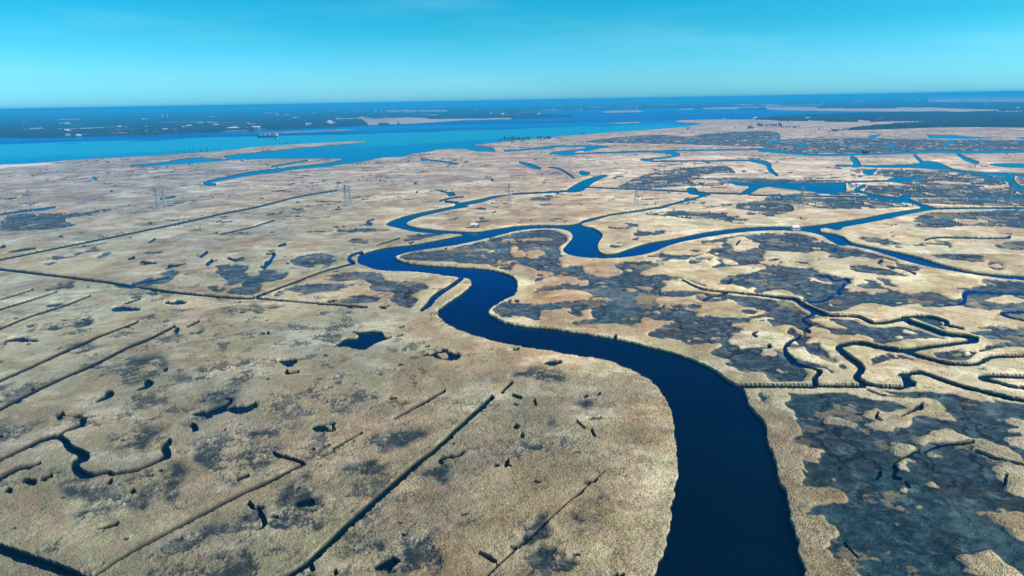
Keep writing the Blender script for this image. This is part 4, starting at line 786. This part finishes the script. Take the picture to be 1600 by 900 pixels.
# --- cargo ship
def make_ship():
    p = P(418.5, 213.3, 0); t = thing('cargo_ship', 'long cargo ship with white bridge at its stern in the wide river', 'ship', p, math.atan2(-1.5, 33))
    Ln, Wd = 84.0, 12.0
    def hull(bm, z0, z1, inset):
        prof = [(-1, 0), (-.9, .55), (-.78, .9), (-.6, 1), (.9, 1), (1, .8), (1, -.8), (.9, -1), (-.6, -1), (-.78, -.9), (-.9, -.55)]
        lo = [bm.verts.new((x * Ln/2 * (1 - inset), y * Wd/2 * (1 - inset), z0)) for x, y in prof]
        hi = [bm.verts.new((x * Ln/2 - (1.5 if x == -1 else 0), y * Wd/2, z1 + (1.6 if x < -.75 else 0))) for x, y in prof]
        k = len(prof)
        for i in range(k): bm.faces.new((lo[i], lo[(i+1) % k], hi[(i+1) % k], hi[i]))
        bm.faces.new(hi); bm.faces.new(lo[::-1])
    bm = bmesh.new(); hull(bm, -.8, 3.6, .05); bm_obj('hull', bm, rust, t)
    bm = bmesh.new()
    for k in range(5): box(bm, (-27 + k * 11, 0, 4.1), (9, 8.5, 1.0))
    bm_obj('hatch_cover', bm, rust, t)
    bm = bmesh.new(); box(bm, (33, 0, 7.2), (12, 11, 7.2)); box(bm, (32, 0, 12), (8, 12, 2.6)); box(bm, (34, 0, 14), (5, 6, 1.4))
    so = bm_obj('superstructure', bm, white, t)
    bm = bmesh.new(); box(bm, (27.9, 0, 12.2), (.2, 10, 1)); box(bm, (32, -6.05, 12.2), (6, .15, 1)); bm_obj('bridge_window', bm, glass, so)
    bm = bmesh.new(); box(bm, (38, 0, 13.2), (3, 3, 5), taper=.8); bm_obj('funnel', bm, darkpaint, t)
    for k in range(3):
        bm = bmesh.new(); box(bm, (-28 + k * 18, 0, 8.4), (2.2, 2.2, 10), taper=.8); bar(bm, (-28 + k*18, 0, 12), (-20 + k*18, 0, 9), .9); bm_obj('deck_crane', bm, white, t)
make_ship()

# --- marsh cabins
def cabin(x, y, rz, label, s=1.0):
    p = P(x, y, .9); t = thing('marsh_cabin', label, 'cabin', p, rz)
    for ix in (-1, 0, 1):
        for iy in (-1, 1):
            bm = bmesh.new(); cyl(bm, (ix * 2.6, iy * 1.9, -1.6), .14, .14, 2.6, 8); bm_obj('stilt', bm, plank, t)
    bm = bmesh.new(); box(bm, (0, 0, 1.1), (8.4, 6.0, .2)); bm_obj('deck', bm, plank, t)
    bm = bmesh.new(); box(bm, (0, .2, 2.4), (5.6, 4.0, 2.4)); wl = bm_obj('wall', bm, white, t)
    for k in (-1.7, 1.6):
        bm = bmesh.new(); box(bm, (k, -1.83, 2.6), (.9, .08, .9)); bm_obj('window', bm, glass, wl)
    bm = bmesh.new(); box(bm, (0, -1.83, 2.2), (.9, .1, 1.9)); bm_obj('door', bm, mauve, wl)
    bm = bmesh.new(); gable(bm, (0, .2, 3.6), (5.6, 4.0, 1.5)); bm_obj('roof', bm, white, t)
    bm = bmesh.new(); box(bm, (4.2, .3, 1.9), (2.2, 3.0, 1.5)); gable(bm, (4.2, .3, 2.65), (2.2, 3.0, .8), 0, .2); bm_obj('lean_to', bm, mauve, t)
    t.scale = (s, s, s)
    return t
cabin(1242, 361, .15, 'white roofed cabin with purple grey shed by the river fork', 1.05)
cabin(741, 356.5, -.1, 'white cabin on the inner bank of the river bend', 1.0)

# --- beacons in the estuary
def beacon(x, y, hgt, label):
    p = P(x, y, 0); t = thing('river_beacon', label, 'beacon', p)
    bm = bmesh.new(); cyl(bm, (0, 0, -1), hgt * .16, hgt * .13, hgt * .14 + 1); bm_obj('base', bm, brick, t)
    bm = bmesh.new(); cyl(bm, (0, 0, hgt * .14), hgt * .075, hgt * .05, hgt * .7); bm_obj('tower', bm, white, t)
    bm = bmesh.new(); cyl(bm, (0, 0, hgt * .84), hgt * .045, hgt * .045, hgt * .1, 10); cyl(bm, (0, 0, hgt * .94), hgt * .06, 0, hgt * .06, 10); bm_obj('lantern', bm, darkpaint, t)
beacon(907, 173, 46, 'tall white beacon tower standing in open water mid estuary')
beacon(994, 170.5, 56, 'slim white beacon tower beside the sandy bar on the far water')

# --- houses and sheds across the water
def make_house(kind, grp):
    t = thing('house' if kind < 2 else 'warehouse', 'x', 'house' if kind < 2 else 'warehouse', (0, 0, 0), 0, grp)
    L_, W_, H_ = [(12, 8, 4.5), (15, 9, 5), (38, 18, 7)][kind]
    bm = bmesh.new(); box(bm, (0, 0, H_/2), (L_, W_, H_)); wl = bm_obj('wall', bm, [white, cream, white][kind], t)
    bm = bmesh.new(); gable(bm, (0, 0, H_), (L_, W_, [3.2, 3.5, 3][kind])); bm_obj('roof', bm, [greyroof, white, white][kind], t)
    return t
GR = ['white and cream houses on the far shores', 'white and cream houses on the far shores', 'pale warehouses on the far land']
LAB = ['small white house with grey roof, one speck among the trees of the far shore', 'pale cream house with white roof, one speck on the far shore', 'long low white warehouse near the horizon']
protos = []
for k in range(3):
    t = make_house(k, GR[k]); t['label'] = LAB[k]; protos.append([t, kids(t), 0])
def put_house(kind, x, y, rz, sc):
    t, ks, used = protos[kind]; p = P(x, y, 1.6)
    if y > 178 and x > 1040: reg = 'in the dark woods on the near right shore'
    elif x > 1150: reg = 'on the far right skyline above the tan bank'
    elif x > 820: reg = 'on the hazy bank beyond the two beacons'
    elif x > 590: reg = 'on the far shore from the white works rightwards'
    elif x > 380: reg = 'on the far shore behind the cargo ship'
    else: reg = 'on the far shore left of the cargo ship'
    lab = ('small white house with grey roof ', 'pale cream house with white roof ', 'long low white warehouse ')[kind] + reg
    if not used: t.location = p; t.rotation_euler = (0, 0, rz); t.scale = (sc,) * 3; t['label'] = lab; protos[kind][2] = 1
    else: dup(t, p, rz, lab, sc, ks)
spots = []
def cl(ox, oy, n, x0, y0, x1, y1, j=6, kinds=(0, 1), s=(.8, 1.5)):
    for _ in range(n):
        f = random.random(); spots.append((ox + (x0 + (x1-x0)*f) / 8, oy + (y0 + (y1-y0)*f + random.uniform(-j, j)) / 8, random.choice(kinds), random.uniform(*s)))
cl(0, 150, 6, 600, 345, 1000, 342, 4, (2,), (.5, .9)); cl(0, 150, 6, 900, 315, 1200, 308, 4, (2,), (.4, .8)); cl(0, 150, 7, 700, 505, 1100, 500, 3); cl(0, 150, 6, 820, 440, 900, 455, 8); cl(0, 150, 8, 1330, 405, 1600, 403, 4); cl(0, 150, 7, 1370, 485, 1600, 482, 4); cl(0, 150, 3, 870, 385, 1020, 382, 5); cl(0, 150, 2, 265, 335, 320, 360, 4)
cl(200, 150, 6, 60, 400, 320, 392, 6); cl(200, 150, 4, 460, 435, 600, 436, 3); cl(200, 150, 4, 200, 462, 380, 468, 3); cl(200, 150, 5, 700, 400, 800, 385, 6); cl(200, 150, 10, 1240, 428, 1480, 412, 6, s=(1, 1.7)); cl(200, 150, 5, 1480, 415, 1600, 412, 4); cl(200, 150, 3, 810, 262, 860, 260, 3, (2,), (.5, .8)); cl(200, 150, 8, 1000, 268, 1190, 262, 4, (2,), (.35, .6)); cl(200, 150, 8, 1280, 255, 1600, 246, 4, (2,), (.35, .6)); cl(200, 150, 3, 130, 300, 230, 296, 3, s=(1.5, 2.5)); cl(200, 150, 3, 1050, 382, 1180, 378, 3)
cl(400, 150, 4, 100, 222, 190, 220, 2, (2,), (1, 1.5)); cl(400, 150, 1, 250, 212, 250, 212, 1, (2,), (.8, 1)); cl(400, 150, 5, 640, 222, 760, 220, 3, (2,), (.6, 1)); cl(400, 150, 6, 1100, 210, 1220, 212, 3, (2,), (.6, 1.1)); cl(400, 150, 3, 390, 285, 540, 288, 2, s=(1.5, 2.2)); cl(400, 150, 5, 250, 245, 470, 247, 3, (0, 1), (1.2, 2)); cl(400, 150, 12, 620, 365, 980, 330, 8); cl(400, 150, 6, 10, 412, 60, 408, 4); cl(400, 150, 5, 1340, 212, 1600, 212, 3, (2,), (.4, .9)); cl(400, 150, 4, 650, 388, 740, 384, 3)
cl(600, 150, 6, 840, 200, 1500, 200, 4, (2,), (.3, .6)); cl(600, 150, 8, 1030, 225, 1520, 232, 12, s=(1, 1.6)); cl(600, 150, 2, 1380, 215, 1400, 205, 4, (2,), (.3, .4)); cl(800, 150, 9, 20, 225, 380, 240, 12, s=(.9, 1.4))
cl(800, 150, 4, 310, 115, 390, 105, 2, (2,), (.8, 1.4)); cl(800, 150, 4, 580, 122, 700, 122, 1, (2,), (.8, 1.4)); cl(800, 150, 7, 1350, 143, 1490, 140, 1, (2,), (.8, 1.6)); cl(800, 150, 3, 70, 138, 105, 136, 1, (2,), (.6, 1))
cl(1000, 140, 12, 120, 190, 450, 192, 3, (2,), (.7, 1.5)); cl(1000, 140, 7, 180, 212, 410, 213, 2, (2,), (.6, 1)); cl(1000, 140, 5, 750, 192, 830, 194, 2, (2,), (.8, 1.3)); cl(1000, 140, 4, 890, 175, 950, 168, 4, (2,), (.7, 1.2)); cl(1000, 140, 5, 1240, 195, 1330, 185, 5, (2,), (.6, 1.1)); cl(1000, 140, 3, 1040, 372, 1060, 368, 3, (0,), (.9, 1.1)); cl(1000, 140, 3, 1400, 375, 1450, 362, 4, (0, 1), (.9, 1.2))
cl(1200, 140, 3, 620, 180, 700, 180, 2, (2,), (1, 1.4)); cl(1200, 140, 10, 720, 140, 1250, 130, 14, (2,), (.8, 1.6)); cl(1200, 140, 6, 1050, 170, 1210, 166, 2, (2,), (.8, 1.4)); cl(1200, 140, 5, 900, 178, 1000, 176, 2, (2,), (.6, 1)); cl(1200, 140, 3, 480, 378, 500, 374, 2); cl(1200, 140, 3, 760, 378, 910, 380, 2); cl(1200, 140, 3, 1340, 384, 1450, 384, 5, (0,), (1, 1.5)); cl(1200, 140, 4, 1540, 120, 1600, 115, 8, (2,), (1.2, 2)); cl(1200, 140, 2, 485, 588, 490, 590, 1, (0,), (.7, .8))
cl(1400, 140, 8, 0, 120, 300, 140, 8, (2,), (1, 1.8)); cl(1400, 140, 4, 520, 148, 620, 150, 3, (2,), (1, 1.8)); cl(1400, 140, 4, 720, 130, 1000, 135, 4, (2,), (.8, 1.4)); cl(1400, 140, 3, 1060, 140, 1100, 140, 3, (2,), (1, 1.6)); cl(1400, 140, 4, 1480, 125, 1570, 122, 6, (2,), (1, 1.6)); cl(1400, 140, 2, 1520, 245, 1570, 240, 2, (1,), (1.3, 2)); cl(1400, 140, 4, 140, 334, 210, 328, 4); cl(1400, 140, 3, 1050, 325, 1270, 350, 6); cl(1400, 140, 7, 1100, 410, 1300, 402, 5); cl(1400, 140, 5, 730, 420, 950, 448, 8); cl(1400, 140, 3, 1480, 385, 1330, 342, 4); cl(1400, 140, 1, 330, 386, 330, 386, 1)
for x, y, k, s_ in spots[:300]: put_house(k, x, y, random.uniform(-.35, .35), s_)

# --- the long waterfront works: sheds, tanks, chimneys
for k in range(12):
    x0 = 604 + k * 7.6 + (3 if k > 5 else 0); p = P(x0 + 3, 177.0 - (x0 - 600) * .013, 1.6); sc = dist_px(177, x0)
    t = thing('works_hall', 'white works hall, one of the unbroken bright row on the far shore', 'factory hall', p, random.uniform(-.03, .03), 'white halls of the waterfront works')
    Lw = 7.4 * sc; H_ = random.uniform(2.6, 3.6) * sc
    bm = bmesh.new(); box(bm, (0, 0, H_/2), (Lw, 30, H_)); bm_obj('wall', bm, white, t)
    bm = bmesh.new(); gable(bm, (0, 0, H_), (Lw - 2, 28, 4)); bm_obj('roof', bm, white if k % 3 else cream, t)
for k, (x, hpx) in enumerate([(616, 4), (622, 5), (662.5, 6.5), (681.5, 5.5), (697.5, 4.5), (584, 7), (587, 6), (596, 4.5), (775, 4), (254, 5), (262, 5)]):
    y = 176.5 - (x - 600) * .013 if x > 500 else 184
    sc = dist_px(y, x); p = P(x, y, 1.6)
    labs = ['thin stack at the left end of the white works', 'stack second from the left end of the white works', 'tallest white stack rising mid right of the white works', 'white stack to the right of the tallest one', 'white stack at the right tip of the white works',
            'left mast of the twin masts left of the white works', 'right mast of the twin masts left of the white works', 'short stack between the twin masts and the white works', 'lone white stack on the shore right of the works', 'left of the two pale stacks over the far left shore', 'right of the two pale stacks over the far left shore']
    t = thing('chimney_stack', labs[k], 'chimney', p)
    bm = bmesh.new(); cyl(bm, (0, 0, 0), sc * .5, sc * .34, hpx * sc, 12); bm_obj('shaft', bm, white, t)
    bm = bmesh.new(); cyl(bm, (0, 0, hpx * sc), sc * .42, sc * .42, sc * .3, 12); bm_obj('rim', bm, greyroof, t)
tanks = [(634, 171.5), (633, 176), (640, 176), (742, 172)]
tl = ['white round tank standing above the works roofs', 'white storage tank in front of the works, left one', 'white storage tank in front of the works, right one', 'small white water tower top near the horizon right of the works']
for k, (x, y) in enumerate(tanks):
    sc = dist_px(y, x); t = thing('storage_tank', tl[k], 'tank', P(x, y + 1, 1.6))
    bm = bmesh.new(); cyl(bm, (0, 0, 0), sc * 1.3, sc * 1.3, sc * 1.5, 20); bm_obj('drum', bm, white, t)
    bm = bmesh.new(); cyl(bm, (0, 0, sc * 1.5), sc * 1.35, sc * .2, sc * .4, 20); bm_obj('lid', bm, white, t)
# water tower by the right far shore
t = thing('water_tower', 'round white water tower over the dark trees at far right', 'water tower', P(1541, 165.5, 1.6)); sc = dist_px(165.5, 1541)
bm = bmesh.new(); cyl(bm, (0, 0, 0), sc * .25, sc * .2, sc * 1.6, 10); bm_obj('stem', bm, white, t)
bm = bmesh.new(); bmesh.ops.create_uvsphere(bm, u_segments=16, v_segments=10, radius=sc * 1.0, matrix=Matrix.Translation((0, 0, sc * 2.2))); bm_obj('tank', bm, white, t)

# --- single trees on the near marsh edge
def crown_bm(seed, wid, hgt, n=46):
    r = random.Random(seed); bm = bmesh.new()
    for _ in range(n):
        a = r.uniform(0, 6.283); z = r.uniform(.18, 1); rad = wid * math.sqrt(max(0, 1 - ((z - .5) / .56) ** 2)) * math.sqrt(r.random()) * .9
        s_ = wid * r.uniform(.14, .36)
        m = Matrix.Translation((rad * math.cos(a), rad * math.sin(a), z * hgt)) @ Matrix.Rotation(r.uniform(0, 3), 4, 'X') @ Matrix.Diagonal((s_, s_ * r.uniform(.6, 1), s_ * r.uniform(.5, .9), 1))
        bmesh.ops.create_icosphere(bm, subdivisions=1, radius=1, matrix=m)
    for v in bm.verts: v.co += Vector((r.uniform(-1, 1), r.uniform(-1, 1), r.uniform(-1, 1))) * wid * .05
    return bm
tp = []
for k in range(4):
    t = thing('tree', 'x', 'tree', (0, 0, 0), 0, 'dark trees standing along the marsh edge')
    H_ = [8, 9, 7, 10][k]
    bm = bmesh.new(); cyl(bm, (0, 0, -.5), .28, .12, H_ * .6, 8)
    for q_ in range(4): bar(bm, (0, 0, H_ * .35), (math.cos(q_ * 1.6) * 1.8, math.sin(q_ * 1.6) * 1.8, H_ * .65), .14)
    bm_obj('trunk', bm, bark, t); bm_obj('crown', crown_bm(k + 3, [3.6, 3.2, 4.2, 3.4][k], H_), leaf, t)
    tp.append([t, kids(t), 0])
def tree(x, y, sc, label):
    sc *= 1.45; k = random.randrange(4); t, ks, u = tp[k]; p = P(x, y, 1.4)
    if not u: t.location = p; t.scale = (sc,) * 3; t['label'] = label; tp[k][2] = 1
    else: dup(t, p, random.uniform(0, 6), label, sc, ks)
def row(x0, y0, x1, y1, n_, s0, s1, label, jy=.6):
    for i in range(n_):
        f = (i + random.uniform(.1, .9)) / n_; tree(x0 + (x1-x0)*f, y0 + (y1-y0)*f + random.uniform(-jy, jy), random.uniform(s0, s1), label)
row(782, 218.8, 830, 218.5, 14, .45, .85, 'dark tree in the clump on the marsh point jutting into the estuary'); row(840, 217.8, 862, 217, 8, .4, .85, 'dark tree in the row on the estuary shore just right of the clump')
row(862, 217, 880, 216.6, 4, .25, .4, 'low bush trailing off the shore row of trees', .2)
row(905, 210, 916, 209.6, 3, .3, .5, 'small dark tree on the pink shore of the estuary', .2)
row(1168, 201, 1177, 201.2, 5, .6, .95, 'dark tree in the compact grove at the marsh edge', .3); row(1184, 197, 1220, 197.5, 14, .6, 1.1, 'dark tree in the long grove left of the wooded shore')
row(1215, 199.5, 1250, 200, 10, .35, .7, 'low tree trailing right of the long grove', .4); row(1294, 206, 1345, 201.5, 20, .35, .7, 'small tree in the thin hedge line climbing to the right woods', .3)
row(1345, 201.3, 1420, 198.5, 26, .6, 1.0, 'dark tree in the thick hedge leading into the right woods', .6); row(1072, 202, 1078, 201.5, 3, .4, .6, 'small tree alone on the pink meadow by the estuary', .2)
row(1140, 185.8, 1200, 186.5, 22, .35, .75, 'tree in the thin fringe along the far edge of the pink meadow', .2); row(1275, 172.5, 1235, 168.5, 3, .4, .6, 'tiny tree on the far tan bank', .1)
row(276, 237.8, 345, 230.3, 9, .25, .5, 'tiny bush on the outer edge of the left spit', .1); row(433, 225.6, 470, 223.6, 8, .25, .45, 'tiny bush on the long thin spit', .1); row(1265, 204, 1300, 202, 7, .3, .5, 'scattered dark bush on the mauve meadow', 1.6); row(1345, 240, 1362, 240, 4, .4, .6, 'dark bush on the bank of the long straight creek', .2)
for x, y in [(1110, 193), (1095, 196), (1062, 189), (1172, 194), (1232, 191), (1149, 201), (1316, 211)]: tree(x, y, random.uniform(.3, .55), 'lone dark bush on the pink meadow by the estuary')

# ------------------------------------------------------------------ air
bm = bmesh.new(); bmesh.ops.create_cube(bm, size=1)
for v in bm.verts: v.co = Vector((v.co.x * 90000, v.co.y * 90000, -3 if v.co.z < 0 else 128))
hz = bpy.data.materials.new('haze_air'); hz.use_nodes = True; t_ = hz.node_tree; t_.nodes.clear()
o_ = t_.nodes.new('ShaderNodeOutputMaterial'); v_ = t_.nodes.new('ShaderNodeVolumePrincipled')
v_.inputs['Color'].default_value = (.05, .58, 1.0, 1); v_.inputs['Density'].default_value = 1.5e-4; v_.inputs['Anisotropy'].default_value = 0.0
t_.links.new(v_.outputs[0], o_.inputs['Volume'])
hb = bm_obj('haze', bm, hz); hb['kind'] = 'stuff'; hb['label'] = 'pale blue haze in the air over marsh and river'; hb['category'] = 'haze'
